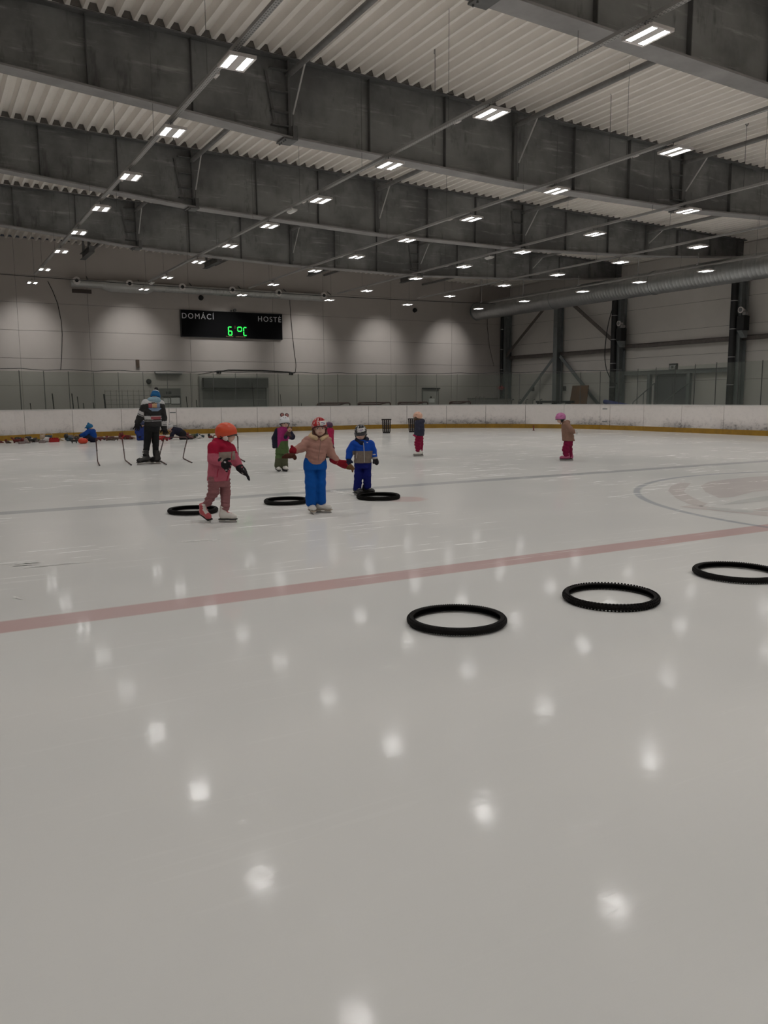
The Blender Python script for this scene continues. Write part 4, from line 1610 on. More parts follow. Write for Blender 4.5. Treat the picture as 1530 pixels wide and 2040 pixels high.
class Fig:
    def __init__(s, px, py, label, h=0.009, name='person'):
        gx, gy = gnd(px, py)
        s.base = np.array([gx, gy, 0.0])
        az = math.atan2(gx, gy)
        s.R = np.array([[math.cos(az), -math.sin(az), 0], [math.sin(az), math.cos(az), 0], [0, 0, 1]])  # rows: local axes
        s.root = emp(name, (gx, gy, 0), -az)
        tag(s.root, label, 'person')
        s.h = h

    def P(s, px, py, d=0.0):
        """pixel -> local point on the upright plane at depth d behind the figure's middle"""
        r = s.R@ray(px, py)
        o = s.R@(np.array([0, 0, CAMZ])-s.base)
        t = (d-o[1])/r[1]
        return o+r*t

    def soft(s, name, VF, ms, zone=None, parent=None):
        return soft(name, VF, ms, parent or s.root, zone)

    # --- head -------------------------------------------------------
    def head_frame(s, c, fwd, tilt=0.0):
        f = unit(fwd)
        sd = unit(np.cross(f, [0, 0, 1]))
        u = np.cross(sd, f)
        if tilt:
            u2 = u*math.cos(tilt)+sd*math.sin(tilt)
            sd = np.cross(f, u2)
            u = u2
        s.hc, s.hf, s.hs, s.hu = np.array(c, float), f, sd, u
        s.HR = np.array([sd, f, u])

    def hp(s, a, b, c):
        return s.hc+s.hs*a+s.hf*b+s.hu*c

    def body(s, r, sh, el, wr, hip, kn, an, neck, torso, limb=1.0, face=True):
        """one continuous skin mesh: head, neck, trunk, arms with hands, legs"""
        k = r/0.10
        pr = [ell(s.hp(0, -0.006*k, 0.012*k), (0.073*k, 0.088*k, 0.098*k), s.HR),
              ell(s.hp(0, 0.020*k, -0.042*k), (0.054*k, 0.056*k, 0.050*k), s.HR),
              ell(s.hp(0, 0.083*k, -0.018*k), (0.011*k, 0.017*k, 0.016*k), s.HR),
              ell(s.hp(0.038*k, 0.060*k, -0.034*k), (0.022*k, 0.02*k, 0.02*k), s.HR),
              ell(s.hp(-0.038*k, 0.060*k, -0.034*k), (0.022*k, 0.02*k, 0.02*k), s.HR),
              ell(s.hp(0.074*k, -0.01*k, -0.012*k), (0.011*k, 0.018*k, 0.026*k), s.HR),
              ell(s.hp(-0.074*k, -0.01*k, -0.012*k), (0.011*k, 0.018*k, 0.026*k), s.HR),
              rc(s.hp(0, -0.02*k, -0.06*k), neck, 0.04*k, 0.042*k), loft(torso)]
        for i in range(2):
            pr += [rc(sh[i], el[i], 0.036*limb, 0.030*limb), rc(el[i], wr[i], 0.030*limb, 0.022*limb),
                   rc(hip[i], kn[i], 0.058*limb, 0.044*limb), rc(kn[i], an[i], 0.044*limb, 0.030*limb)]
            d = unit(np.array(wr[i])-np.array(el[i]))
            pr.append(rc(wr[i], np.array(wr[i])+d*0.04*limb, 0.024*limb, 0.022*limb))
        pr.append(rc(sh[0], sh[1], 0.036*limb, 0.036*limb))
        holes = [ell(s.hp(q*0.030*k, 0.089*k, 0.010*k), (0.016*k, 0.012*k, 0.008*k), s.HR) for q in (-1, 1)]
        VF = blob(pr, s.h, 0.018*k, holes=holes)

        def zone(C):
            q = C-s.hc
            a, b, c = q@s.hs, q@s.hf, q@s.hu
            z = np.zeros(len(C))
            fr = b > 0.03*k
            z[fr & (np.abs(a) < 0.019*k) & (np.abs(c+0.047*k-0.15*np.abs(a)) < 0.006*k)] = 1
            z[fr & (np.abs(np.abs(a)-0.031*k) < 0.019*k) & (np.abs(c-0.029*k) < 0.006*k)] = 2
            return z
        s.soft('body', VF, [SKIN, LIPS, BROW], zone)
        if face:
            for q in (-1, 1):
                c = s.hp(q*0.031*k, 0.074*k, 0.011*k)
                e = s.soft('eye', blob([ell(c, (0.013*k, 0.011*k, 0.010*k), s.HR)], 0.004, 0.005), EYEW)
                s.soft('iris', blob([ell(c+s.hf*0.009*k, (0.008*k, 0.004*k, 0.008*k), s.HR)], 0.0025, 0.005), EYED, parent=e)

    def helmet(s, r, m, off=(0, -0.004, 0.022), sz=(0.090, 0.112, 0.100), brim=0.018, back=-0.045, vents=True, sticker=None, dots=None, earpad=None, visor=None, strapm=None, label=None):
        k = r/0.10
        c = s.hp(off[0]*k, off[1]*k, off[2]*k)
        R = np.array(sz)*k
        pr = [ell(c, R, s.HR)]
        front = s.hp(0, 0.105*k, brim*k)
        rear = s.hp(0, -0.10*k, back*k)
        nr = unit(np.cross(s.hs, front-rear))
        if nr@s.hu > 0:
            nr = -nr
        holes = []
        if vents:
            for a in (-0.035, 0.0, 0.035):
                holes.append(ell(c+s.hs*a*k+s.hf*0.055*k+s.hu*R[2]*0.80, (0.008*k, 0.03*k, 0.022*k), s.HR))
                holes.append(ell(c+s.hs*a*k-s.hf*0.055*k+s.hu*R[2]*0.80, (0.008*k, 0.03*k, 0.022*k), s.HR))
            for q in (-1, 1):
                holes.append(ell(c+s.hs*q*R[0]*0.95+s.hu*0.03*k, (0.02*k, 0.03*k, 0.008*k), s.HR))
        zone = None
        ms = [m]
        if dots:
            rnd = random.Random(11)
            D = []
            for _ in range(46):
                v = unit([rnd.gauss(0, 1), rnd.gauss(0, 1), abs(rnd.gauss(0, 1))*0.9])
                D.append(c+s.hs*v[0]*R[0]+s.hf*v[1]*R[1]+s.hu*v[2]*R[2])
            D = np.array(D)
            ms = [m, dots]

            def zone(C):
                d = np.min(np.linalg.norm(C[:, None, :]-D[None], axis=2), 1)
                return d < 0.0105*k
        o = s.soft('helmet', blob(pr, min(s.h, 0.008), 0.01, cuts=[(rear, nr)], holes=holes), ms, zone)
        if label:
            o['label'] = label
        # rim
        rim = []
        for t in np.linspace(0, 2*math.pi, 37)[:-1]:
            e = s.hs*math.cos(t)*R[0]+s.hf*math.sin(t)*R[1]
            # drop onto the cut plane along hu and keep on the ellipsoid
            for _ in range(12):
                p = c+e
                dd = (p-rear)@nr
                e = e-nr*dd
                q = np.array([e@s.hs/R[0], e@s.hf/R[1], e@s.hu/R[2]])
                e = e/np.linalg.norm(q)
            rim.append(c+e)
        MB().tube(rim, 0.0065*k, 6, closed=True).build('helmet_rim', STRAP, o)
        sm = strapm or STRAP
        chin = s.hp(0, 0.045*k, -0.102*k)
        for q in (-1, 1):
            MB().tube([s.hp(q*0.082*k, 0.03*k, 0.0), s.hp(q*0.068*k, 0.032*k, -0.055*k), chin], 0.006*k, 6).build('chin_strap', sm, o)
            MB().tube([s.hp(q*0.084*k, -0.05*k, -0.02*k), s.hp(q*0.068*k, 0.032*k, -0.055*k)], 0.006*k, 6).build('side_strap', sm, o)
        if earpad:
            for q in (-1, 1):
                s.soft('ear_pad', blob([ell(s.hp(q*0.083*k, 0.012*k, -0.035*k), (0.010*k, 0.034*k, 0.030*k), s.HR)], 0.005, 0.01,
                       warp=lambda X, Y, Z: 0.003*np.sin(90*X)*np.sin(90*Z)), earpad, parent=o)
        if sticker:
            a, b0, b1, w = sticker           # lateral centre, low, high, half width (head units)
            hol = 0.0035
            pad = blob([ell(c, R+hol, s.HR)], 0.005, 0.01, shell=0.006, cuts=[
                (s.hp((a+w)*k, 0, 0), s.hs), (s.hp((a-w)*k, 0, 0), -s.hs), (s.hp(0, 0, b1*k), s.hu), (s.hp(0, 0, b0*k), -s.hu), (s.hp(0, 0.02*k, 0), -s.hf)])
            ac, bm = a*k, (b0+b1)/2*k

            def zn(C):
                q = C-s.hc
                x, z = q@s.hs-ac, q@s.hu-bm
                return (np.abs(np.abs(z)-0.008*k) < 0.0035*k) & (np.abs(x) < w*k*0.62)
            s.soft('name_sticker', pad, [PAPER, INK], zn, parent=o)
        if visor:
            s.soft('visor', blob([ell(c, R+0.006*k, s.HR)], 0.006, 0.01, shell=0.01, cuts=[
                (s.hp(0, 0, 0.03*k), s.hu), (s.hp(0, 0, -0.012*k), -s.hu), (s.hp(0, 0.02*k, 0), -s.hf)]), visor, parent=o)
        return o

    # --- hands and feet ----------------------------------------------
    def mitten(s, wr, to, thumb, m, sc=1.0, cuffm=None, name='mitten', zone=None, ms=None):
        """wr wrist, to fingertip point, thumb sideways direction"""
        wr, to = np.array(wr, float), np.array(to, float)
        d = unit(to-wr)
        L = np.linalg.norm(to-wr)
        t = unit(np.array(thumb)-d*(np.array(thumb)@d))
        n = np.cross(d, t)
        R = np.array([d, t, n])
        pr = [ell(wr+d*L*0.62, (L*0.42, 0.040*sc, 0.027*sc), R), rc(wr-d*0.01, wr+d*L*0.45, 0.034*sc, 0.034*sc),
              rc(wr+d*L*0.35+t*0.022*sc, wr+d*L*0.66+t*0.052*sc, 0.017*sc, 0.015*sc)]
        o = s.soft(name, blob(pr, min(s.h, 0.008), 0.012, warp=folds(0.0012, 0.03)), ms or m, zone)
        if cuffm:
            s.soft('cuff', blob([rc(wr-d*0.025, wr+d*0.02, 0.041*sc, 0.039*sc)], min(s.h, 0.008), 0.01), cuffm, parent=o)
        return o

    def glove(s, wr, to, thumb, m, sc=1.0, curl=0.35, name='glove', dots=None):
        """five separate fingers, slightly curled"""
        wr, to = np.array(wr, float), np.array(to, float)
        d = unit(to-wr)
        L = np.linalg.norm(to-wr)
        t = unit(np.array(thumb)-d*(np.array(thumb)@d))
        n = np.cross(d, t)
        R = np.array([d, t, n])
        pr = [ell(wr+d*L*0.36, (L*0.30, 0.036*sc, 0.020*sc), R), rc(wr-d*0.02, wr+d*L*0.2, 0.032*sc, 0.028*sc)]
        fin = []
        for i, (off, ln) in enumerate(((0.027, 0.40), (0.009, 0.45), (-0.009, 0.42), (-0.026, 0.33))):
            a = wr+d*L*0.52+t*off*sc
            b = a+d*L*ln*0.55+t*off*0.25*sc+n*curl*0.012*sc
            c = b+d*L*ln*0.45+n*curl*0.03*sc
            fin += [rc(a, b, 0.0095*sc, 0.009*sc), rc(b, c, 0.009*sc, 0.0078*sc)]
        a = wr+d*L*0.22+t*0.026*sc
        b = a+d*L*0.18+t*0.026*sc
        fin += [rc(a, b, 0.012*sc, 0.0105*sc), rc(b, b+d*L*0.16+t*0.008*sc, 0.0105*sc, 0.009*sc)]
        h = min(s.h, 0.006)
        zone, ms = None, [m]
        if dots:
            rnd = random.Random(5)
            D = np.array([wr+d*rnd.uniform(0, L)+t*rnd.uniform(-.05, .05)+n*rnd.choice((-.022, .022)) for _ in range(26)])
            ms = [m, dots]

            def zone(C):
                return np.min(np.linalg.norm(C[:, None]-D[None], axis=2), 1) < 0.0085
        return s.soft(name, blob(pr+fin, h, 0.006), ms, zone)

    def skate(s, at, yaw, L=0.19, boot=None, trim=None, sole=None, pitch=0.0, rollv=0.0, ht=0.19, tongue=None, lift=0.0):
        """at: local point on the ice under the ankle; yaw: toe direction in the local plane (0=+x right, -90 = towards camera)"""
        k = L/0.19
        a = math.radians(yaw)
        f0 = np.array([math.cos(a), math.sin(a), 0.0])
        u0 = np.array([0, 0, 1.0])
        p = math.radians(pitch)
        f = f0*math.cos(p)-u0*math.sin(p)
        u = u0*math.cos(p)+f0*math.sin(p)
        sd = np.cross(u, f)
        if rollv:
            q = math.radians(rollv)
            u, sd = u*math.cos(q)+sd*math.sin(q), sd*math.cos(q)-u*math.sin(q)
        o = np.array(at, float)+u0*lift
        R = np.array([f, sd, u])

        def W(x, y, z):
            return o+f*x*k+sd*y*k+u*z*k
        hh = ht/k
        pr = [rc(W(-0.018, 0, hh), W(-0.03, 0, 0.09), 0.044*k, 0.042*k), rc(W(-0.036, 0, 0.082), W(-0.02, 0, 0.082), 0.041*k, 0.042*k),
              rc(W(-0.02, 0, 0.088), W(0.07, 0, 0.070), 0.044*k, 0.037*k), ell(W(0.09, 0, 0.066), (0.040*k, 0.036*k, 0.032*k), R)]
        cuts = [(W(0, 0, 0.040), -u), (W(0, 0, hh+0.012), u)]

        def zone(C):
            q = (C-o)/k
            x, y, z = q@f, q@sd, q@u
            zz = np.zeros(len(C))
            if tongue:
                zz[(np.abs(y) < 0.021) & (x > -0.015) & (x < 0.075) & (z > 0.082)] = 1
            lace = (np.abs(y) < 0.024) & (x > -0.005) & (z > 0.09) & (x < 0.07) & ((np.floor(z/0.016).astype(int) % 2) == 0)
            zz[lace] = 2
            return zz
        b = s.soft('skate', blob(pr, min(s.h, 0.008), 0.02, cuts=cuts), [boot, tongue or boot, trim or boot], zone)

        def bx(x0, x1, y0, z0, z1, bev=0.0):
            v = [W(x0+bev, -y0, z0), W(x1-bev, -y0, z0), W(x1-bev, y0, z0), W(x0+bev, y0, z0), W(x0, -y0, z1), W(x1, -y0, z1), W(x1, y0, z1), W(x0, y0, z1)]
            return v, [(0, 3, 2, 1), (4, 5, 6, 7), (0, 1, 5, 4), (1, 2, 6, 5), (2, 3, 7, 6), (3, 0, 4, 7)]
        m = MB()
        m.add(*bx(-0.076, 0.128, 0.034, 0.031, 0.042))
        m.build('sole', sole or STRAP, b)
        m = MB()
        m.add(*bx(-0.07, -0.015, 0.012, 0.013, 0.031, -0.008))
        m.add(*bx(0.045, 0.11, 0.012, 0.013, 0.031, -0.008))
        m.add(*bx(-0.08, 0.125, 0.007, 0.010, 0.018))
        m.build('blade_holder', trim or boot, b)
        m = MB()
        m.add(*bx(-0.086, 0.130, 0.002, 0.0, 0.012, 0.008))
        m.build('blade', BLADE, b)
        return b

    # --- clothes -----------------------------------------------------
    def jacket(s, torso, sh, el, wr, rs, m, extra=(), cuts=(), zone=None, k=0.03, warp=None, name='jacket', holes=()):
        pr = [loft(torso)]+list(extra)
        for i in range(2):
            if sh[i] is None:
                continue
            r = rs[i] if isinstance(rs[0], (tuple, list)) else rs
            pr += [rc(sh[i], el[i], r[0], r[1]), rc(el[i], wr[i], r[1], r[2])]
        return s.soft(name, blob(pr, s.h, k, cuts=cuts, holes=holes, warp=warp or folds(0.0025, 0.07)), m, zone)

    def pants(s, hips, hip, kn, an, rs, m, warp=None, zone=None, k=0.025, cutz=True, name='trousers'):
        pr = [loft(hips)]
        cuts = []
        for i in range(2):
            r = rs[i] if isinstance(rs[0], (tuple, list)) else rs
            pr += [rc(hip[i], kn[i], r[0], r[1]), rc(kn[i], an[i], r[1], r[2])]
        return s.soft(name, blob(pr, s.h, k, cuts=cuts, warp=warp or folds(0.003, 0.06)), m, zone)


def A3(*a):
    return np.array(a, float)


def lsec(f, rows):
    """rows: (pixel y, left x, right x, depth centre, depth half) -> loft sections in the figure's local frame"""
    out = []
    for py, x0, x1, dc, dr in rows:
        a, b = f.P(x0, py, dc), f.P(x1, py, dc)
        out.append((a[2], (a[0]+b[0])/2, dc, (b[0]-a[0])/2, dr))
    return out


WHITEB = mat('skate_white', (0.62, 0.59, 0.55), 0.5)
# ---- 1 girl in pink jacket and orange helmet (striding to the right)
RASP = cloth('raspberry_cloth', alb(128, 14, 42, 0.30))
PINKJ = cloth('pink_cloth', alb(152, 76, 90, 0.33))
GREYB = cloth('grey_band_cloth', alb(125, 112, 104, 0.36))
MAUVE = cloth('mauve_cloth', alb(114, 76, 78, 0.30))
ORANGE = mat('orange_shell', alb(176, 62, 32, 0.34), 0.4)
BLKG = cloth('black_glove_cloth', (0.016, 0.014, 0.016))
WDOT = mat('white_dots', (0.5, 0.46, 0.46), 0.8)
PSK = mat('skate_rose', alb(150, 60, 66, 0.33), 0.5)
f = Fig(444, 1040, 'child in orange helmet and two-tone pink jacket, skating past a tyre at left')
sh = [f.P(425, 891, -0.09), f.P(459, 893, 0.07)]
el = [f.P(424, 914, -0.13), f.P(470, 919, 0.06)]
wr = [f.P(441, 921, -0.18), f.P(480, 934, 0.02)]
hip = [f.P(426, 955, -0.05), f.P(447, 955, 0.04)]
kn = [f.P(426, 979, -0.05), f.P(449, 981, 0.03)]
an = [f.P(413, 1003, 0.06), f.P(449, 1010, -0.02)]
f.head_frame(f.P(452, 866, 0.0), (0.93, -0.30, -0.10))
f.body(0.104, sh, el, wr, hip, kn, an, f.P(446, 886, 0), lsec(f, [(956, 424, 448, 0, 0.07), (925, 426, 452, 0, 0.075), (892, 430, 458, 0, 0.07), (886, 438, 454, 0, 0.05)]))
f.helmet(0.104, ORANGE, off=(0, -0.012, 0.030), sz=(0.098, 0.126, 0.108), brim=0.012, back=-0.062, vents=False, earpad=mat('ear_pad_white', (0.6, 0.5, 0.47), 0.8))
tor = lsec(f, [(958, 412.5, 456.5, 0, 0.125), (945, 413, 458, 0, 0.125), (920, 415, 463, 0, 0.12), (905, 417, 465, 0, 0.115), (892, 421, 463, 0, 0.095), (882, 430, 460, 0, 0.075), (876, 436, 458, 0, 0.06)])
zb = f.P(440, 902)[2]
zg = f.P(440, 917)[2]
xb = f.P(436, 905)[0]


def zone(C):
    z = np.where(C[:, 2] > zb-0.25*(C[:, 0]-xb)*0.2, 0, 1)
    z[(C[:, 2] < zb+0.012) & (C[:, 2] > zg) & (C[:, 0] > xb) & (C[:, 0] < xb+0.19) & (C[:, 1] < 0.06)] = 2
    return z


f.jacket(tor, sh, el, wr, [(0.068, 0.058, 0.048), (0.060, 0.052, 0.045)], [RASP, PINKJ, GREYB],
         extra=[ell(f.P(436, 882, 0.02), (0.085, 0.075, 0.062)), rc(f.P(430, 880, -0.03), f.P(444, 888, -0.09), 0.035, 0.028)], zone=zone, warp=folds(0.003, 0.09))
MB().tube([f.P(435, 934, -0.128), f.P(433, 943, -0.13), f.P(432, 951, -0.131)], 0.004, 6).build('pocket_zip', RASP, f.root)
MB().tube([f.P(463, 890, -0.075), f.P(461, 918, -0.1), f.P(452, 958, -0.085)], 0.004, 6).build('front_zip', RASP, f.root)
f.pants(lsec(f, [(970, 414, 458, 0, 0.095), (952, 415, 457, 0, 0.10)]), hip, kn, an, [(0.066, 0.062, 0.046), (0.064, 0.058, 0.052)], MAUVE, warp=folds(0.006, 0.045, 0.4))
f.glove(wr[0], f.P(460, 933, -0.23), (0.2, -0.2, 1), BLKG, 1.5, dots=WDOT)
f.glove(wr[1], f.P(500, 954, -0.03), (-0.5, -0.6, 0.6), BLKG, 1.55, dots=WDOT)
p = f.P(450, 1040, -0.02)
f.skate((p[0], -0.02, 0), -18, 0.20, WHITEB, WHITEB, STRAP, tongue=PSK, ht=0.185)
p = f.P(409, 1030, 0.10)
f.skate((p[0], 0.10, 0), -60, 0.19, PSK, WHITEB, STRAP, tongue=WHITEB, pitch=16, rollv=-14, ht=0.18, lift=0.035)

# ---- 2 girl in blue trousers holding hands
TAN = cloth('dusty_rose_cloth', alb(142, 106, 96, 0.33))
CREAM = cloth('cream_fleece', alb(175, 150, 120, 0.36), bump=0.6)
BLUEP = cloth('blue_trousers', alb(0, 58, 122, 0.26))
REDH = mat('red_shell', alb(140, 14, 20, 0.33), 0.4)
REDM = cloth('red_mitten_cloth', alb(105, 12, 24, 0.30))
BRNM = cloth('brown_mitten_cloth', alb(58, 30, 18, 0.30), bump=0.6)
f = Fig(632, 1022, 'child in red helmet, dusty pink jacket and blue trousers, arms spread')
sh = [f.P(614, 878, 0.0), f.P(652, 878, 0.0)]
el = [f.P(600, 892, -0.06), f.P(658, 901, 0.02)]
wr = [f.P(588, 897, -0.10), f.P(671, 919, 0.04)]
hip = [f.P(617, 922, 0), f.P(640, 922, 0.02)]
kn = [f.P(619, 962, -0.03), f.P(639, 962, 0.01)]
an = [f.P(620, 1000, 0.0), f.P(640, 998, 0.03)]
f.head_frame(f.P(636.5, 854, -0.01), (0.10, -1, -0.06), 0.03)
f.body(0.102, sh, el, wr, hip, kn, an, f.P(635, 876, 0.01), lsec(f, [(922, 612, 646, 0, 0.075), (905, 614, 646, 0, 0.075), (882, 616, 652, 0, 0.07), (872, 624, 646, 0, 0.05)]))
f.soft('hair', blob([ell(f.hp(0, -0.03, -0.01), (0.088, 0.075, 0.095), f.HR), rc(f.hp(-0.075, 0.005, -0.03), f.hp(-0.085, 0.03, -0.12), 0.022, 0.02), rc(f.hp(0.075, 0.005, -0.03), f.hp(0.08, 0.03, -0.10), 0.02, 0.016)], 0.008, 0.02,
                    holes=[ell(f.hp(0, 0.1, -0.02), (0.066, 0.1, 0.1), f.HR)], warp=folds(0.003, 0.02, ax=0)), HAIRM)
f.helmet(0.104, REDH, off=(0, -0.008, 0.030), sz=(0.094, 0.114, 0.108), brim=0.040, back=-0.045, sticker=(-0.035, 0.045, 0.100, 0.040), dots=mat('helmet_spots', (0.5, 0.32, 0.30), 0.5), strapm=mat('strap_red', (0.10, 0.02, 0.02), 0.7))
tor = lsec(f, [(924, 613, 646, 0, 0.108), (919, 610, 648, 0, 0.118), (911, 608, 650, 0, 0.122), (900, 609.5, 651, 0, 0.12), (888, 611, 655, 0, 0.115), (878, 612, 655, 0, 0.095), (872, 618, 650, 0, 0.07)])
f.jacket(tor, sh, el, wr, [(0.062, 0.055, 0.047), (0.058, 0.052, 0.045)], [TAN], warp=folds(0.0045, 0.075, 0.8))
f.soft('fleece_collar', blob([rc(f.P(620, 870, -0.02), f.P(629, 873, -0.085), 0.034, 0.03), rc(f.P(620, 869, 0.0), f.P(626, 863, 0.06), 0.036, 0.034), rc(f.P(626, 863, 0.06), f.P(646, 863, 0.06), 0.034, 0.034), rc(f.P(646, 864, 0.05), f.P(650, 870, -0.01), 0.034, 0.03),
                             rc(f.P(650, 870, -0.01), f.P(641, 874, -0.085), 0.03, 0.024)], 0.008, 0.02, warp=lambda X, Y, Z: 0.004*np.sin(110*X)*np.sin(120*Y)*np.sin(100*Z)), CREAM)
MB().tube([f.P(639, 876, -0.115), f.P(637, 895, -0.128), f.P(634, 917, -0.125)], 0.0035, 6).build('front_zip', mat('zip_tan', (0.20, 0.12, 0.10), 0.6), f.root)
MB().tube([f.P(650.5, 904, -0.07), f.P(649.5, 912, -0.075), f.P(647.5, 917, -0.075)], 0.004, 6).build('drawstring', BLKG, f.root)
f.pants(lsec(f, [(935, 604, 650, 0.0, 0.10), (920, 605.5, 650, 0, 0.105), (910, 608, 648, 0, 0.10)]), hip, kn, an, [(0.072, 0.070, 0.072), (0.066, 0.062, 0.062)], BLUEP, warp=folds(0.003, 0.11, 0.2))
f.mitten(wr[0], f.P(577, 899, -0.16), (-0.1, -0.4, 1), REDM, 1.15, cuffm=REDM)
f.soft('mitten_palm', blob([ell(f.P(577, 908, -0.16), (0.078, 0.04, 0.034)), rc(f.P(570, 909, -0.16), f.P(564, 911, -0.17), 0.024, 0.018), rc(f.P(585, 908, -0.14), f.P(588, 913, -0.14), 0.026, 0.022)], 0.007, 0.02, warp=lambda X, Y, Z: 0.004*np.sin(120*X)*np.sin(110*Z)), BRNM)
f.mitten(f.P(667, 917, 0.04), f.P(693, 931, 0.03), (0.3, -0.5, 0.7), REDM, 1.2, cuffm=REDM)
f.soft('mitten_palm', blob([ell(f.P(696, 931, 0.02), (0.042, 0.035, 0.032)), rc(f.P(699, 928, 0.01), f.P(703, 933, 0.0), 0.022, 0.018), rc(f.P(702, 933, 0.0), f.P(702.5, 940, 0.0), 0.015, 0.011)], 0.007, 0.02, warp=lambda X, Y, Z: 0.004*np.sin(120*X)*np.sin(110*Z)),
       cloth('khaki_mitten_cloth', alb(84, 58, 34, 0.30), bump=0.6))
p = f.P(621, 1022, -0.04)
f.skate((p[0], 0.0, 0), -78, 0.20, WHITEB, WHITEB, mat('sole_tan', (0.3, 0.25, 0.2), 0.6), ht=0.16)
p = f.P(641, 1019, 0.03)
f.skate((p[0], 0.04, 0), -22, 0.20, WHITEB, WHITEB, mat('sole_tan', (0.3, 0.25, 0.2), 0.6), ht=0.16)

# ---- 3 boy in blue and grey jacket
BLUEJ = cloth('royal_blue_cloth', alb(8, 52, 128, 0.28))
GREYJ = cloth('warm_grey_cloth', alb(104, 94, 86, 0.33))
NAVYP = cloth('navy_trousers', alb(6, 14, 74, 0.26))
NAVYN = cloth('navy_snood', (0.012, 0.016, 0.04))
BLKH = mat('black_shell', (0.016, 0.014, 0.014), 0.35)
SILV = mat('silver_trim', (0.45, 0.44, 0.44), 0.4)
f = Fig(722, 987, 'child in black helmet and blue-grey jacket, holding the hand of the blue-trousered child')
sh = [f.P(706, 885, 0.0), f.P(738, 885, 0.0)]
el = [f.P(698, 898, -0.01), f.P(742.5, 898, 0.0)]
wr = [f.P(694.5, 912, -0.06), f.P(746, 910, -0.03)]
hip = [f.P(714, 922, 0), f.P(732, 922, 0)]
kn = [f.P(714, 948, -0.02), f.P(731, 947, -0.01)]
an = [f.P(712, 972, 0.0), f.P(732, 970, 0.02)]
f.head_frame(f.P(718.5, 864, -0.01), (-0.16, -0.95, -0.20), 0.04)
f.body(0.098, sh, el, wr, hip, kn, an, f.P(721, 880, 0.01), lsec(f, [(922, 709, 737, 0, 0.075), (900, 710, 737, 0, 0.075), (886, 709, 737, 0, 0.065), (880, 714, 730, 0, 0.05)]))
f.helmet(0.102, BLKH, off=(0, -0.010, 0.030), sz=(0.090, 0.110, 0.104), brim=0.035, back=-0.06, sticker=(-0.028, 0.045, 0.098, 0.045), visor=mat('smoke_visor', (0.03, 0.03, 0.035), 0.3), dots=SILV)
tor = lsec(f, [(922, 705, 739.5, 0, 0.118), (910, 705.5, 740, 0, 0.12), (898, 707, 740, 0, 0.118), (888, 704, 741, 0, 0.105), (881, 707, 738, 0, 0.09), (876, 713, 731, 0, 0.07)])
zb = f.P(722, 897.5)[2]
f.jacket(tor, sh, el, wr, [(0.066, 0.058, 0.046), (0.064, 0.054, 0.045)], [BLUEJ, GREYJ], zone=lambda C: (C[:, 2] < zb) & (C[:, 0] > f.P(704.5, 905)[0]-0.015) & (C[:, 0] < f.P(740, 905)[0]+0.012), warp=folds(0.003, 0.09, 1.0))
f.soft('snood', blob([rc(f.P(712, 878, -0.02), f.P(720, 883, -0.075), 0.030, 0.030), rc(f.P(720, 883, -0.075), f.P(731, 876, -0.01), 0.030, 0.030), rc(f.P(712, 876, 0.0), f.P(730, 875, 0.03), 0.04, 0.04)], 0.008, 0.02, warp=folds(0.004, 0.03)), NAVYN)
MB().tube([f.P(724, 882, -0.112), f.P(725.5, 900, -0.128), f.P(726, 921, -0.126)], 0.006, 6).build('front_zip', mat('zip_pale', (0.42, 0.40, 0.38), 0.5), f.root)
MB().tube([f.P(711.5, 902, -0.12), f.P(709.5, 913, -0.12)], 0.004, 6).build('pocket_zip', mat('zip_pale', (0.42, 0.40, 0.38), 0.5), f.root)
MB().tube([f.P(730, 881.5, -0.1), f.P(733, 881.8, -0.1)], 0.005, 6).build('chest_logo', SILV, f.root)
f.pants(lsec(f, [(932, 709, 738, 0, 0.10), (918, 708, 738, 0, 0.105)]), hip, kn, an, [(0.063, 0.060, 0.062), (0.062, 0.060, 0.058)], NAVYP, warp=folds(0.003, 0.08, 2.0))
f.mitten(wr[0], f.P(694.5, 926, -0.1), (1, -0.2, -0.2), NAVYN, 1.05)
f.mitten(wr[1], f.P(751.5, 926, -0.05), (-0.8, -0.6, 0.2), BLKG, 1.1, cuffm=mat('mitten_trim', (0.35, 0.34, 0.33), 0.8))
p = f.P(712, 987, -0.02)
f.skate((p[0], 0.0, 0), -58, 0.20, BLKH, SILV, STRAP, tongue=SILV, ht=0.15)
p = f.P(731, 985, 0.02)
f.skate((p[0], 0.03, 0), -32, 0.20, BLKH, SILV, STRAP, tongue=SILV, ht=0.15)

# ---- 4 child with mouse ears on the helmet
MAG = cloth('magenta_cloth', alb(124, 34, 84, 0.30))
NAVS = cloth('dark_navy_cloth', (0.014, 0.014, 0.030))
GRNP = cloth('green_trousers', alb(64, 82, 48, 0.30))
GRND = cloth('dark_green_cloth', alb(66, 68, 50, 0.30))
WSH = mat('white_shell', (0.62, 0.63, 0.66), 0.4)
f = Fig(564, 939, 'child in white helmet with two round ears, green trousers, cuddling a plush toy', h=0.012)
sh = [f.P(553, 858, 0.0), f.P(575, 858, 0.0)]
el = [f.P(547, 873, 0.02), f.P(582, 870, -0.02)]
wr = [f.P(546.5, 887, -0.03), f.P(573, 870, -0.15)]
hip = [f.P(556, 894, 0), f.P(569, 894, 0)]
kn = [f.P(555, 912, -0.02), f.P(567, 913, -0.02)]
an = [f.P(554, 927, 0.02), f.P(567, 929, 0.0)]
f.head_frame(f.P(567, 843, -0.01), (0.30, -0.93, -0.22))
f.body(0.10, sh, el, wr, hip, kn, an, f.P(565, 854, 0.01), lsec(f, [(894, 553, 572, 0, 0.08), (875, 554, 573, 0, 0.08), (858, 553, 575, 0, 0.07), (853, 558, 570, 0, 0.05)]))
o = f.helmet(0.106, WSH, off=(0, -0.008, 0.030), sz=(0.092, 0.112, 0.106), brim=0.030, back=-0.05)
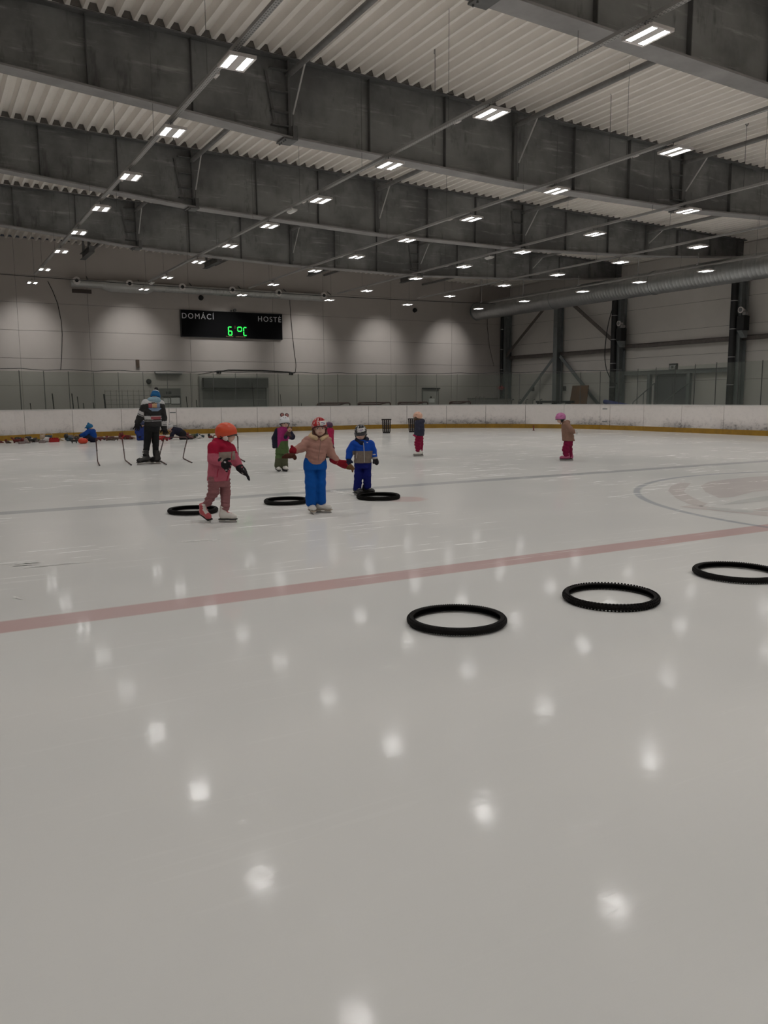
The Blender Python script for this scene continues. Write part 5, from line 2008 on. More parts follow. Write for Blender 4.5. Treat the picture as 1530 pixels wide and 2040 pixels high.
EARP = mat('ear_pink', alb(140, 96, 92, 0.34), 0.7)
for px, py in ((562, 826.5), (571.3, 827.3)):
    c = f.P(px, py, 0.0)
    e = f.soft('ear', blob([ell(c, (0.043, 0.016, 0.043))], 0.008, 0.01), mat('ear_dark', (0.06, 0.025, 0.03), 0.7), parent=o)
    f.soft('inner_ear', blob([ell(c+A3(0.003, -0.012, -0.003), (0.030, 0.010, 0.030))], 0.006, 0.01), EARP, parent=e)
tor = lsec(f, [(893, 549, 574, 0, 0.12), (880, 550.5, 574, 0, 0.12), (866, 552, 575, 0, 0.115), (857, 552, 576, 0, 0.1), (850, 558, 571, 0, 0.07)])
xm = f.P(555, 870)[0]
xs_ = f.P(553, 860)[0]


def zone(C):
    g = f.P(564, 878)[2]
    gx = f.P(564, 880)[0]
    z = np.zeros(len(C))
    z[(C[:, 0] < xs_-0.005) | (C[:, 0] > f.P(576, 860)[0])] = 1
    z[(C[:, 2] < g-0.5*(gx-C[:, 0])*(C[:, 0] < gx)*0 + 0.0) & (C[:, 0] > f.P(552, 880)[0]+(C[:, 2]-f.P(564, 893)[2])*0.55)] = 2
    return z


f.jacket(tor, sh, el, wr, [(0.058, 0.056, 0.044), (0.060, 0.056, 0.046)], [MAG, NAVS, GRNP], zone=zone)
f.pants(lsec(f, [(904, 549, 574.5, 0, 0.105), (888, 550, 574, 0, 0.115)]), hip, kn, an, [(0.064, 0.064, 0.076), (0.064, 0.064, 0.072)], [GRNP, GRND], zone=lambda C: C[:, 2] < f.P(560, 912)[2])
f.mitten(wr[0], f.P(546, 893, -0.05), (1, -0.2, 0), NAVS, 1.0)
f.mitten(wr[1], f.P(566, 871, -0.2), (0, -0.3, 1), NAVS, 1.05)
p = f.P(565.5, 939, -0.01)
f.skate((p[0]+0.01, -0.02, 0), -65, 0.20, WHITEB, BLKH, STRAP, ht=0.16)
p = f.P(554, 936, 0.03)
f.skate((p[0]-0.01, 0.05, 0), -75, 0.20, WHITEB, BLKH, STRAP, ht=0.17, pitch=6)
# plush dog in the crook of the arm (a thing of its own)
PLU = mat('plush_beige', alb(150, 118, 100, 0.36), 0.95, noise=0.15, nscale=40, bump=0.5)
PLD = mat('plush_brown', alb(70, 48, 44, 0.33), 0.95, bump=0.5)
dog = emp('plush_dog', tuple(f.root.location), f.root.rotation_euler[2])
tag(dog, 'small beige plush dog held against the chest by the child with ears', 'plush toy')
c = f.P(576, 861, -0.17)
soft('plush_body', blob([ell(c+A3(-0.02, 0.0, -0.03), (0.045, 0.04, 0.06)), rc(c+A3(-0.05, -0.01, -0.02), c+A3(-0.08, -0.03, -0.05), 0.02, 0.018), rc(c+A3(0.0, -0.02, -0.06), c+A3(0.03, -0.05, -0.08), 0.02, 0.018)], 0.008, 0.02), PLD, dog)
soft('plush_head', blob([ell(c+A3(0.01, -0.02, 0.045), (0.045, 0.042, 0.042)), ell(c+A3(0.005, -0.06, 0.03), (0.024, 0.024, 0.02))], 0.008, 0.02), PLU, dog)
for q in (-1, 1):
    soft('plush_ear', blob([ell(c+A3(0.01+q*0.035, -0.01, 0.085), (0.018, 0.012, 0.024))], 0.007, 0.01), PLD, dog)
soft('plush_nose', blob([ell(c+A3(0.005, -0.083, 0.035), (0.010, 0.007, 0.008))], 0.004, 0.01), EYED, dog)

# ---- 5 small child in pink behind the blue-trousered child
HOTP = cloth('hot_pink_cloth', alb(132, 22, 58, 0.30))
PURP = mat('purple_shell', alb(62, 32, 58, 0.32), 0.5)
f = Fig(653, 912, 'small child in purple helmet and hot pink coat, half hidden behind the blue-trousered child', h=0.014)
sh = [f.P(648, 858, -0.05), f.P(661, 858, 0.04)]
el = [f.P(650, 871, -0.1), f.P(660, 872, 0.05)]
wr = [f.P(657, 882, -0.16), f.P(662, 884, 0.0)]
hip = [f.P(650, 886, 0), f.P(657, 886, 0)]
kn = [f.P(654, 896, -0.08), f.P(661, 893, -0.03)]
an = [f.P(649, 906, 0.02), f.P(655, 906, 0.03)]
f.head_frame(f.P(656, 849.5, 0), (0.85, 0.4, -0.25))
f.body(0.088, sh, el, wr, hip, kn, an, f.P(655, 857, 0), lsec(f, [(886, 648, 660, 0, 0.08), (870, 649, 661, 0, 0.08), (858, 650, 661, 0, 0.07), (855, 652, 659, 0, 0.05)]))
f.helmet(0.09, PURP, off=(0, -0.01, 0.025), sz=(0.09, 0.11, 0.10), brim=0.02, back=-0.05)
f.jacket(lsec(f, [(886, 646, 663, 0, 0.12), (870, 646.5, 663.5, 0, 0.125), (858, 648, 664, 0, 0.11), (852, 650, 662, 0, 0.08)]), sh, el, wr, (0.06, 0.055, 0.045), [HOTP])
f.pants(lsec(f, [(892, 646, 662, 0, 0.11), (882, 647, 662, 0, 0.11)]), hip, kn, an, (0.07, 0.065, 0.055), [cloth('plum_cloth', alb(60, 16, 34, 0.3))])
f.mitten(wr[0], f.P(662, 889, -0.2), (0, 0, 1), NAVS, 0.95)
f.mitten(wr[1], f.P(663, 893, -0.02), (0, -0.5, 1), NAVS, 0.95)
f.skate((f.P(649, 912, 0)[0], 0.02, 0), 20, 0.18, WHITEB, BLKH, STRAP, ht=0.14)
f.skate((f.P(656, 911, 0.05)[0], 0.06, 0), 10, 0.18, WHITEB, BLKH, STRAP, ht=0.14)

# ---- 6 child in peach helmet, navy jacket, crimson trousers (turned away)
PEACH = mat('peach_shell', alb(190, 150, 130, 0.38), 0.45)
NAVJ = cloth('slate_navy_cloth', alb(34, 36, 50, 0.30), rough=0.6)
CRIM = cloth('crimson_cloth', alb(104, 10, 42, 0.30))
f = Fig(834, 909, 'child in peach helmet, navy jacket and crimson trousers next to the baskets', h=0.013)
sh = [f.P(831, 842, -0.1), f.P(840, 842, 0.1)]
el = [f.P(831, 856, -0.13), f.P(838, 857, 0.12)]
wr = [f.P(828, 865, -0.13), f.P(833, 867, 0.12)]
hip = [f.P(834, 872, -0.05), f.P(837, 872, 0.05)]
kn = [f.P(832, 884, -0.05), f.P(837, 885, 0.05)]
an = [f.P(833, 896, -0.04), f.P(837, 897, 0.06)]
f.head_frame(f.P(832, 831.5, 0), (-0.86, 0.42, -0.08))
f.body(0.10, sh, el, wr, hip, kn, an, f.P(835, 840, 0), lsec(f, [(872, 831, 841, 0, 0.09), (855, 831, 841, 0, 0.09), (842, 830, 842, 0, 0.08), (838, 832, 840, 0, 0.05)]))
f.soft('hair', blob([ell(f.hp(0, -0.02, -0.02), (0.085, 0.085, 0.09), f.HR), rc(f.P(829, 832, -0.06), f.P(826, 835, -0.07), 0.035, 0.028)], 0.011, 0.02, warp=folds(0.003, 0.02)), HAIRM)
f.helmet(0.104, PEACH, off=(0, -0.008, 0.030), sz=(0.094, 0.116, 0.106), brim=0.02, back=-0.055)
f.jacket(lsec(f, [(868.5, 827.5, 844.5, 0, 0.13), (860, 826.5, 846, 0, 0.135), (846, 827, 845.5, 0, 0.13), (838, 829, 843, 0, 0.10), (834, 831, 841, 0, 0.08)]), sh, el, wr, (0.062, 0.056, 0.046), [NAVJ],
         extra=[ell(f.P(842, 838.5, 0.02), (0.06, 0.09, 0.055))], warp=folds(0.006, 0.10, 0.5))
f.pants(lsec(f, [(878, 827.5, 843, 0, 0.11), (866, 828, 843.5, 0, 0.115)]), hip, kn, an, (0.080, 0.078, 0.066), [CRIM], warp=folds(0.008, 0.07, 0.3))
f.mitten(wr[0], f.P(826.5, 870, -0.15), (-1, -0.3, 0), HOTP, 0.95)
f.mitten(wr[1], f.P(831, 872, 0.12), (-1, -0.3, 0), HOTP, 0.95)
f.skate((f.P(834, 909, -0.04)[0], -0.04, 0), 190, 0.20, WHITEB, WHITEB, STRAP, tongue=BLKH, ht=0.16)
f.skate((f.P(837, 908, 0.06)[0], 0.06, 0), 175, 0.20, WHITEB, WHITEB, STRAP, tongue=BLKH, ht=0.16)

# ---- 7 child in pink helmet, tan coat, burgundy trousers
PINKH = mat('pink_shell', alb(160, 92, 135, 0.36), 0.4)
TANC = cloth('camel_coat_cloth', alb(112, 86, 74, 0.32))
BURG = cloth('burgundy_cloth', alb(92, 8, 42, 0.29))
WGL = cloth('white_glove_cloth', (0.62, 0.60, 0.58))
ROSE = mat('rose_boot', alb(140, 62, 92, 0.34), 0.5)
f = Fig(1128, 918, 'child in pink helmet, camel coat and burgundy trousers, alone on the right', h=0.012)
sh = [f.P(1129, 847, -0.1), f.P(1131, 847, 0.1)]
el = [f.P(1136, 855, -0.15), f.P(1134, 856, 0.14)]
wr = [f.P(1143, 860, -0.17), f.P(1128, 862, 0.15)]
hip = [f.P(1130, 882, -0.05), f.P(1132, 882, 0.05)]
kn = [f.P(1127, 895, -0.05), f.P(1134, 895, 0.05)]
an = [f.P(1128, 906, -0.04), f.P(1135, 907, 0.06)]
f.head_frame(f.P(1117, 834.5, 0), (-0.86, -0.30, -0.38))
f.body(0.10, sh, el, wr, hip, kn, an, f.P(1124, 843, 0), lsec(f, [(882, 1126, 1138, 0, 0.09), (860, 1124, 1137, 0, 0.09), (847, 1122, 1135, 0, 0.08), (842, 1121, 1130, 0, 0.05)]))
f.helmet(0.104, PINKH, off=(0, -0.008, 0.030), sz=(0.094, 0.116, 0.108), brim=0.028, back=-0.05, earpad=BLKG)
f.jacket(lsec(f, [(878, 1120, 1145, 0, 0.14), (865, 1119, 1143, 0, 0.135), (852, 1118, 1139, 0, 0.12), (845, 1118.5, 1136, 0, 0.105), (840, 1120, 1133, 0, 0.085)]), sh, el, wr, (0.066, 0.06, 0.048), [TANC], name='coat',
         extra=[ell(f.P(1130, 841, 0.0), (0.07, 0.08, 0.05))], warp=folds(0.004, 0.10, 0.5))
f.pants(lsec(f, [(888, 1124, 1141, 0, 0.11), (874, 1123, 1142, 0, 0.115)]), hip, kn, an, [(0.075, 0.078, 0.068), (0.07, 0.07, 0.062)], [BURG], warp=folds(0.006, 0.08, 0.3))
f.glove(wr[0], f.P(1152, 862, -0.19), (0, -0.4, 1), WGL, 1.05)
f.glove(wr[1], f.P(1124, 868, 0.13), (-0.6, -0.6, 0.5), WGL, 1.05)
f.skate((f.P(1127.5, 918, -0.04)[0], -0.04, 0), 186, 0.215, ROSE, WHITEB, STRAP, ht=0.17)
f.skate((f.P(1134.5, 917, 0.07)[0], 0.07, 0), 180, 0.205, ROSE, WHITEB, STRAP, ht=0.17)

# ---- 8 adult in a black hockey jersey seen from behind
JBLK = cloth('black_jersey', (0.020, 0.019, 0.019), rough=0.7)
JWHT = cloth('white_jersey_stripe', (0.48, 0.47, 0.47))
LBLU = cloth('light_blue_hood', alb(118, 140, 152, 0.34))
BLUH = cloth('blue_knit', alb(22, 72, 112, 0.30), bump=0.6)
REDL = mat('jersey_red', alb(120, 52, 58, 0.33), 0.7)
YELL = mat('jersey_yellow', alb(150, 120, 90, 0.33), 0.7)
BLUL = mat('jersey_blue', alb(92, 108, 130, 0.33), 0.7)
BPNT = cloth('black_trousers', (0.012, 0.012, 0.013))
f = Fig(302, 925, 'adult in black hockey jersey and blue bobble hat, skating away at the left', h=0.013)
sh = [f.P(291, 804, 0.0), f.P(319, 805, 0.02)]
el = [f.P(282, 826, 0.03), f.P(325, 833, 0.06)]
wr = [f.P(274.5, 841, 0.02), f.P(326.5, 851, 0.08)]
hip = [f.P(296, 850, 0), f.P(309, 850, 0.02)]
kn = [f.P(293.5, 880, 0.08), f.P(310, 880, 0.12)]
an = [f.P(290, 906, -0.02), f.P(310, 905, 0.06)]
f.head_frame(f.P(310, 790, 0.05), (0.35, 0.86, -0.38))
f.body(0.115, sh, el, wr, hip, kn, an, f.P(307, 800, 0.02), lsec(f, [(850, 291, 315, 0, 0.11), (830, 292, 316, 0, 0.11), (806, 289, 320, 0, 0.10), (800, 298, 314, 0, 0.06)]), limb=1.35, face=False)
# hat
hat = f.soft('bobble_hat', blob([ell(f.hp(0, -0.01, 0.035), (0.098, 0.112, 0.118), f.HR)], 0.009, 0.01, cuts=[(f.hp(0, 0, -0.02), -f.hu)], warp=folds(0.0025, 0.022, ax=0)), [BLUH, JWHT],
             zone=lambda C: ((C-f.hc)@f.hu > 0.105))
f.soft('pompom', blob([ell(f.hp(0, -0.01, 0.175), (0.042, 0.042, 0.04))], 0.008, 0.01, warp=lambda X, Y, Z: 0.006*np.sin(95*X)*np.sin(95*Y)*np.sin(95*Z)), BLKG, parent=hat)
f.soft('hat_brim', blob([ell(f.hp(0, -0.01, 0.015), (0.107, 0.121, 0.10), f.HR)], 0.009, 0.01, cuts=[(f.hp(0, 0, -0.03), -f.hu), (f.hp(0, 0, 0.035), f.hu)]), BLUH, parent=hat)
f.soft('hood', blob([rc(f.P(300, 798, 0.0), f.P(314, 798, -0.03), 0.075, 0.07), ell(f.P(308, 797, -0.02), (0.12, 0.10, 0.075))], 0.012, 0.03), LBLU)
tor = lsec(f, [(850, 288, 322, 0, 0.15), (838, 287, 321, 0, 0.15), (822, 288, 322, 0, 0.145), (808, 288, 322.5, 0, 0.135), (800, 292, 319, 0, 0.10), (797, 298, 315, 0, 0.07)])
tz = lambda py: f.P(302, py)[2]
tx = lambda px: f.P(px, 820)[0]


def zone(C):
    x, y, z = C.T
    q = np.zeros(len(C))
    mid = (x > tx(287)) & (x < tx(321))
    q[mid & (z < tz(829)) & (z > tz(836))] = 1
    q[mid & (z < tz(838)) & (z > tz(839.2))] = 1
    q[(z > tz(801.5)+0.55*np.abs(x-tx(306))*-0.35)] = 1
    bk = y < 0.02
    q[bk & (z < tz(829.5)) & (z > tz(835.5)) & (x > tx(300)) & (x < tx(320))] = 2
    lg = bk & (z < tz(803.5)) & (z > tz(812))
    q[lg & (x > tx(296.5)) & (x < tx(304))] = 2
    q[lg & (x > tx(304)) & (x < tx(313))] = 3
    q[lg & (x > tx(313)) & (x < tx(319))] = 4
    q[bk & (z < tz(813)) & (z > tz(819)) & (np.abs(x-tx(309)) < 0.14*np.sqrt(np.clip((z-tz(820.5))/(tz(813)-tz(820.5)), 0, 1)))] = 4
    # arm bands
    for i, (p0, p1) in enumerate(((el[0], wr[0]), (el[1], wr[1]))):
        a, b = (np.array(sh[0]), np.array(el[0])) if i == 0 else (np.array(el[1]), np.array(wr[1]))
        t = (C-a)@(b-a)/((b-a)@(b-a))
        d = np.linalg.norm(C-a-np.clip(t, 0, 1)[:, None]*(b-a), axis=1)
        out = (x < tx(286.5)) if i == 0 else (x > tx(321))
        lo, hi = ((0.72, 0.98) if i == 0 else (0.30, 0.68))
        q[out & (t > lo) & (t < hi) & (d < 0.12)] = 1
        q[out & (t > hi+0.06) & (t < hi+0.11) & (d < 0.12)] = 1
    return q


f.jacket(tor, sh, el, wr, [(0.10, 0.085, 0.07), (0.10, 0.085, 0.07)], [JBLK, JWHT, REDL, YELL, BLUL], zone=zone, name='hockey_jersey', warp=folds(0.005, 0.13, 0.3))
f.pants(lsec(f, [(860, 288, 318, 0, 0.13), (845, 289, 319, 0, 0.14)]), hip, kn, an, [(0.10, 0.075, 0.062), (0.10, 0.075, 0.062)], BPNT, warp=folds(0.004, 0.12))
f.glove(wr[0], f.P(272, 858, 0.02), (1, -0.3, 0.2), BLKG, 1.75, curl=0.7, name='hockey_glove')
f.glove(wr[1], f.P(331, 867, 0.1), (-1, 0.3, 0.1), BLKG, 1.7, curl=0.7, name='hockey_glove')
DKRD = mat('dark_red_trim', (0.10, 0.02, 0.02), 0.5)
f.skate((f.P(290, 926, -0.02)[0], -0.02, 0), 200, 0.285, BLKH, WHITEB, BLKH, ht=0.29, pitch=4, lift=0.012)
f.skate((f.P(311, 924, 0.06)[0], 0.06, 0), 150, 0.285, BLKH, WHITEB, BLKH, ht=0.29)

# ---- 9 child in blue sitting on the ice by the boards
SKYB = cloth('teal_blue_hat', alb(32, 84, 120, 0.32))
COBB = cloth('cobalt_cloth', alb(12, 50, 112, 0.30))
f = Fig(181, 881, 'child in cobalt blue jacket and hat sitting on the ice among the toys', h=0.017)
sh = [f.P(177, 859, -0.1), f.P(186, 859, 0.1)]
el = [f.P(169, 865, -0.17), f.P(178, 868, 0.18)]
wr = [f.P(162, 867, -0.14), f.P(168, 872, 0.15)]
hip = [f.P(186, 876, -0.08), f.P(187, 876, 0.08)]
kn = [f.P(175, 871, -0.14), f.P(174, 873, 0.14)]
an = [f.P(165, 878, -0.10), f.P(164, 878, 0.12)]
f.head_frame(f.P(178.5, 852, 0), (-0.9, -0.2, -0.35))
f.body(0.105, sh, el, wr, hip, kn, an, f.P(181, 858, 0), lsec(f, [(878, 180, 192, 0, 0.11), (868, 179, 191, 0, 0.10), (859, 177, 187, 0, 0.09), (856, 179, 185, 0, 0.05)]))
f.soft('hat', blob([ell(f.hp(0, -0.01, 0.03), (0.10, 0.12, 0.11), f.HR), rc(f.hp(0, 0.08, 0.06), f.hp(0, 0.15, 0.05), 0.02, 0.015), ell(f.hp(0, -0.02, 0.15), (0.035, 0.035, 0.03), f.HR)], 0.014, 0.02, cuts=[(f.hp(0, 0, -0.02), A3(0.4, 0, -1))]), SKYB)
f.jacket(lsec(f, [(876, 179, 193, 0, 0.15), (866, 175, 193, 0, 0.15), (859, 175, 190, 0, 0.13), (855, 177, 187, 0, 0.08)]), sh, el, wr, (0.085, 0.075, 0.06), [COBB])
f.pants(lsec(f, [(881, 179, 193, 0, 0.16), (873, 180, 193, 0, 0.15)]), hip, kn, an, (0.10, 0.085, 0.07), [NAVS])
f.mitten(wr[0], f.P(158, 870, -0.14), (0, -0.5, 1), NAVS, 1.1)
f.mitten(wr[1], f.P(164, 876, 0.15), (0, -0.5, 1), WGL, 1.1)
f.skate((f.P(164, 881, -0.1)[0], -0.10, 0), 180, 0.19, BLKH, SILV, STRAP, ht=0.14)
f.skate((f.P(163, 880, 0.12)[0], 0.12, 0), 180, 0.19, BLKH, SILV, STRAP, ht=0.14)

# ---- 10 child in blue half hidden by the adult
f = Fig(281, 877, 'child in blue overalls kneeling by the boards, partly hidden behind the adult', h=0.018)
sh = [f.P(276, 853, -0.05), f.P(286, 853, 0.05)]
el = [f.P(273, 861, -0.1), f.P(290, 861, 0.06)]
wr = [f.P(277, 868, -0.18), f.P(288, 869, -0.1)]
hip = [f.P(278, 870, 0), f.P(284, 870, 0)]
kn = [f.P(277, 874, -0.14), f.P(285, 874, -0.14)]
an = [f.P(277, 875, 0.14), f.P(285, 875, 0.14)]
f.head_frame(f.P(283, 845, 0), (0.5, -0.6, -0.4))
f.body(0.10, sh, el, wr, hip, kn, an, f.P(282, 852, 0), lsec(f, [(872, 275, 287, 0, 0.10), (862, 275, 287, 0, 0.10), (854, 276, 287, 0, 0.08), (851, 279, 284, 0, 0.05)]))
f.helmet(0.104, mat('navy_shell', (0.02, 0.03, 0.09), 0.4), off=(0, -0.008, 0.028), sz=(0.094, 0.114, 0.106), brim=0.02, back=-0.05)
BOV = cloth('blue_overall_cloth', alb(30, 44, 96, 0.30))
f.jacket(lsec(f, [(876, 272, 288, 0, 0.17), (866, 271.5, 288, 0, 0.15), (856, 272, 288, 0, 0.13), (851, 277, 285, 0, 0.08)]), sh, el, wr, (0.085, 0.075, 0.06), [BOV])
f.pants(lsec(f, [(877, 273, 288, 0, 0.17), (869, 273, 288, 0, 0.15)]), hip, kn, an, (0.09, 0.075, 0.06), [BOV])
f.mitten(wr[0], f.P(279, 873, -0.24), (1, -0.3, 0.3), NAVS, 1.0)
f.mitten(wr[1], f.P(288, 874, -0.18), (-1, -0.3, 0.3), NAVS, 1.0)
f.skate((f.P(277, 876, 0.2)[0], 0.22, 0), 80, 0.19, BLKH, SILV, STRAP, ht=0.13)
f.skate((f.P(285, 876, 0.2)[0], 0.22, 0), 100, 0.19, BLKH, SILV, STRAP, ht=0.13)

# ---- 11 child in black crawling on the ice
f = Fig(352, 876, 'child in black jacket and white bobble hat crouching on all fours by the boards', h=0.018)
sh = [f.P(345, 857, -0.08), f.P(345, 857, 0.1)]
el = [f.P(343, 866, -0.14), f.P(343, 866, 0.14)]
wr = [f.P(340, 872, -0.16), f.P(341, 872, 0.14)]
hip = [f.P(363, 862, -0.08), f.P(363, 862, 0.08)]
kn = [f.P(363, 873, -0.09), f.P(362, 873, 0.09)]
an = [f.P(374, 873, -0.08), f.P(374, 873, 0.08)]
f.head_frame(f.P(340, 853.5, -0.05), (-0.75, -0.5, -0.35))
t = [rc(f.P(345, 858), f.P(363, 862), 0.10, 0.11)]
f.body(0.105, sh, el, wr, hip, kn, an, f.P(344, 857, 0), lsec(f, [(866, 343, 363, 0, 0.09), (858, 343, 364, 0, 0.09)]))
hat = f.soft('bobble_hat', blob([ell(f.hp(0, -0.01, 0.03), (0.098, 0.115, 0.11), f.HR)], 0.014, 0.02, cuts=[(f.hp(0, 0, 0.03), -f.hu)]), JWHT)
f.soft('pompom', blob([ell(f.hp(0, -0.02, 0.15), (0.045, 0.045, 0.04))], 0.012, 0.02), JWHT, parent=hat)
f.soft('jacket', blob([rc(f.P(345, 857.5), f.P(356, 860), 0.135, 0.145), rc(f.P(356, 860), f.P(364, 864), 0.145, 0.13)]+sum([[rc(sh[i], el[i], 0.08, 0.07), rc(el[i], wr[i], 0.07, 0.055)] for i in range(2)], []), 0.018, 0.03, warp=folds(0.004, 0.1, ax=0)), NAVS)
f.soft('trousers', blob([rc(f.P(360, 864), f.P(364, 866), 0.12, 0.12)]+sum([[rc(hip[i], kn[i], 0.10, 0.085), rc(kn[i], an[i], 0.085, 0.065)] for i in range(2)], []), 0.018, 0.03), BLKG)
f.soft('scarf', blob([rc(f.P(342, 859, -0.12), f.P(341, 868, -0.13), 0.05, 0.04)], 0.014, 0.02), cloth('pale_scarf', alb(120, 95, 85, 0.33)))
f.mitten(wr[0], f.P(336, 875, -0.18), (0, -0.6, 0.5), HOTP, 1.1)
f.mitten(wr[1], f.P(337, 875, 0.14), (0, -0.6, 0.5), HOTP, 1.1)
f.skate((f.P(377, 876, -0.08)[0], -0.08, 0), 0, 0.19, DKRD, BLKH, STRAP, ht=0.12)
f.skate((f.P(377, 876, 0.08)[0], 0.10, 0), 0, 0.19, DKRD, BLKH, STRAP, ht=0.12)

# ------------------------------------------------------------------ bicycle tyres on the ice
def tyre(x, y, R, r, knobs, label, rz=0.0, tilt=0.0, text_line=False):
    root = emp('bicycle_tyre', (x, y, 0), rot=(tilt, 0, rz))
    tag(root, label, 'tyre', 'bicycle tyres on the ice')
    seg = 96
    prof = []
    for t in np.linspace(math.radians(-128), math.radians(128), 17):      # outer skin, open to the hub
        prof.append((math.cos(t)*r, math.sin(t)*r*0.9))
    for t in np.linspace(math.radians(128), math.radians(-128), 17):
        prof.append((math.cos(t)*(r-0.004), math.sin(t)*(r-0.004)))
    n = len(prof)
    v, fc = [], []
    for i in range(seg):
        a = 2*math.pi*i/seg
        wv = 0.006*math.sin(2*a+x*3)
        for pr, pz in prof:
            rr = R-r+pr+wv
            v.append((rr*math.cos(a), rr*math.sin(a), pz+r+0.004))
    for i in range(seg):
        j = (i+1) % seg
        for k in range(n):
            k2 = (k+1) % n
            fc.append((i*n+k, j*n+k, j*n+k2, i*n+k2))
    mesh_obj('casing', v, fc, RUBBER, root, smooth=True)
    for sgn in (-1, 1):
        t = math.radians(128*sgn)
        rr = R-r+math.cos(t)*r
        zz = r+0.004+math.sin(t)*(r-0.003)
        MB().tube([((rr+0.006*math.sin(2*a+x*3))*math.cos(a), (rr+0.006*math.sin(2*a+x*3))*math.sin(a), zz) for a in np.linspace(0, 2*math.pi, 97)[:-1]], 0.0038, 6, closed=True).build('bead', RUBBER, root)
    # tread knobs
    b = MB()
    N, size, hgt = knobs
    for i in range(N):
        a = 2*math.pi*i/N
        wv = 0.006*math.sin(2*a+x*3)
        for q, t in enumerate((-62, -22, 22, 62)):
            aa = a+(math.pi/N if q % 2 else 0)
            th = math.radians(t)
            dr = Vector((math.cos(th)*math.cos(aa), math.cos(th)*math.sin(aa), math.sin(th)))
            ctr = Vector(((R-r+wv)*math.cos(aa), (R-r+wv)*math.sin(aa), r+0.004))
            p0 = ctr+dr*(r-0.002)
            p1 = ctr+dr*(r+hgt)
            if p1.z < 0.0005:
                p1.z = 0.0005
            tg = Vector((-math.sin(aa), math.cos(aa), 0))
            b.bar(p0, p1, size, size*1.2, tg)
    k = b.build('tread_knobs', RUBBER, root)
    k['kind'] = 'stuff'
    if text_line:
        b = MB()
        rnd = random.Random(4)
        a = 1.35
        while a < 2.55:
            w = rnd.uniform(0.012, 0.03)
            if rnd.random() < 0.8:
                th = math.radians(66)
                rad = R-r+math.cos(th)*(r+0.0015)+0.006*math.sin(2*a+x*3)
                zz = r+0.004+math.sin(th)*(r+0.0015)
                b.bar((rad*math.cos(a), rad*math.sin(a), zz), (rad*math.cos(a+w), rad*math.sin(a+w), zz), 0.006, 0.002)
            a += w+0.012
        b.build('sidewall_print', mat('tyre_print', (0.20, 0.18, 0.17), 0.7), root)
    return root


tyre(2.905, 4.215, 0.318, 0.0250, (120, 0.006, 0.0004), 'black tyre on the near ice left of the studded tyre, smooth tread')
tyre(4.20, 4.155, 0.342, 0.0240, (86, 0.010, 0.0055), 'black studded tyre on the near ice, middle of the near three', text_line=True)
tyre(5.66, 4.22, 0.338, 0.0245, (110, 0.007, 0.002), 'black tyre on the near ice cut by the right edge')
tyre(2.93, 10.23, 0.315, 0.029, (110, 0.007, 0.002), 'black tyre lying behind the skates of the pink-jacketed child')
tyre(4.32, 10.47, 0.31, 0.029, (110, 0.007, 0.002), 'black tyre lying left behind the blue-trousered child')
tyre(5.66, 10.23, 0.315, 0.028, (84, 0.011, 0.006), 'black studded tyre lying before the skates of the blue-jacketed boy')

# ------------------------------------------------------------------ skating aid frames
FRM = mat('rusty_red_tube', (0.06, 0.018, 0.014), 0.45)


def G3(px, py, z=0.0):
    x, y = gnd(px, py, z)
    return Vector((x, y, z))


def aid(label, Ltop, Rtop, Lfoot, Rfoot, Lend, Rend, h=0.64):
    root = emp('skating_aid', tuple(G3(*Lfoot)))
    tag(root, label, 'skating aid', 'tube skating aids')
    o = Vector(root.location)
    lt, rt_ = G3(*Ltop, h)-o, G3(*Rtop, h)-o
    r = 0.013

    def leg(top, foot, end, nm):
        f0, e0 = G3(*foot, r)-o, G3(*end, r)-o
        d = (e0-f0).normalized()
        up = (top-f0).normalized()
        pts = [top+Vector((0, 0, -0.05)), top+(f0-top)*0.5, f0+up*0.16, f0+up*0.07+d*0.012, f0+up*0.02+d*0.045, f0+d*0.11, e0]
        b = MB()
        b.tube(pts, r, 8)
        lg = b.build('leg', FRM, root, smooth=True)
        MB().tube([e0-d*0.03, e0+d*0.012], r*1.2, 8).build('end_plug', BLACK, lg)
        m = top+(f0-top)*0.52
        MB().tube([m-up*0.02, m+up*0.02], r*1.35, 8).build('joint', BLACK, lg)
    d = (rt_-lt).normalized()
    b = MB()
    z5 = Vector((0, 0, -0.05))
    b.tube([lt+z5, lt+Vector((0, 0, -0.015))+d*0.012, lt+d*0.05, rt_-d*0.05, rt_+Vector((0, 0, -0.015))-d*0.012, rt_+z5], r, 8)
    b.build('top_bar', FRM, root, smooth=True)
    leg(lt, Lfoot, Lend, 'l')
    leg(rt_, Rfoot, Rend, 'r')
    # rear cross tube
    return root


aid('rust-red tube skating aid standing left of the adult', (191, 872), (243.5, 872), (194.5, 919), (249, 916), (198.5, 927), (261.5, 926), 0.62)
aid('rust-red tube skating aid standing right of the adult', (326, 871), (372.5, 871), (316.5, 916), (364.5, 913), (331, 925), (382, 921.5), 0.60)
aid('tube skating aid behind the pink-jacketed child', (424.5, 867), (473.5, 867), (426, 912), (474.5, 912), (436, 921), (487, 919), 0.62)

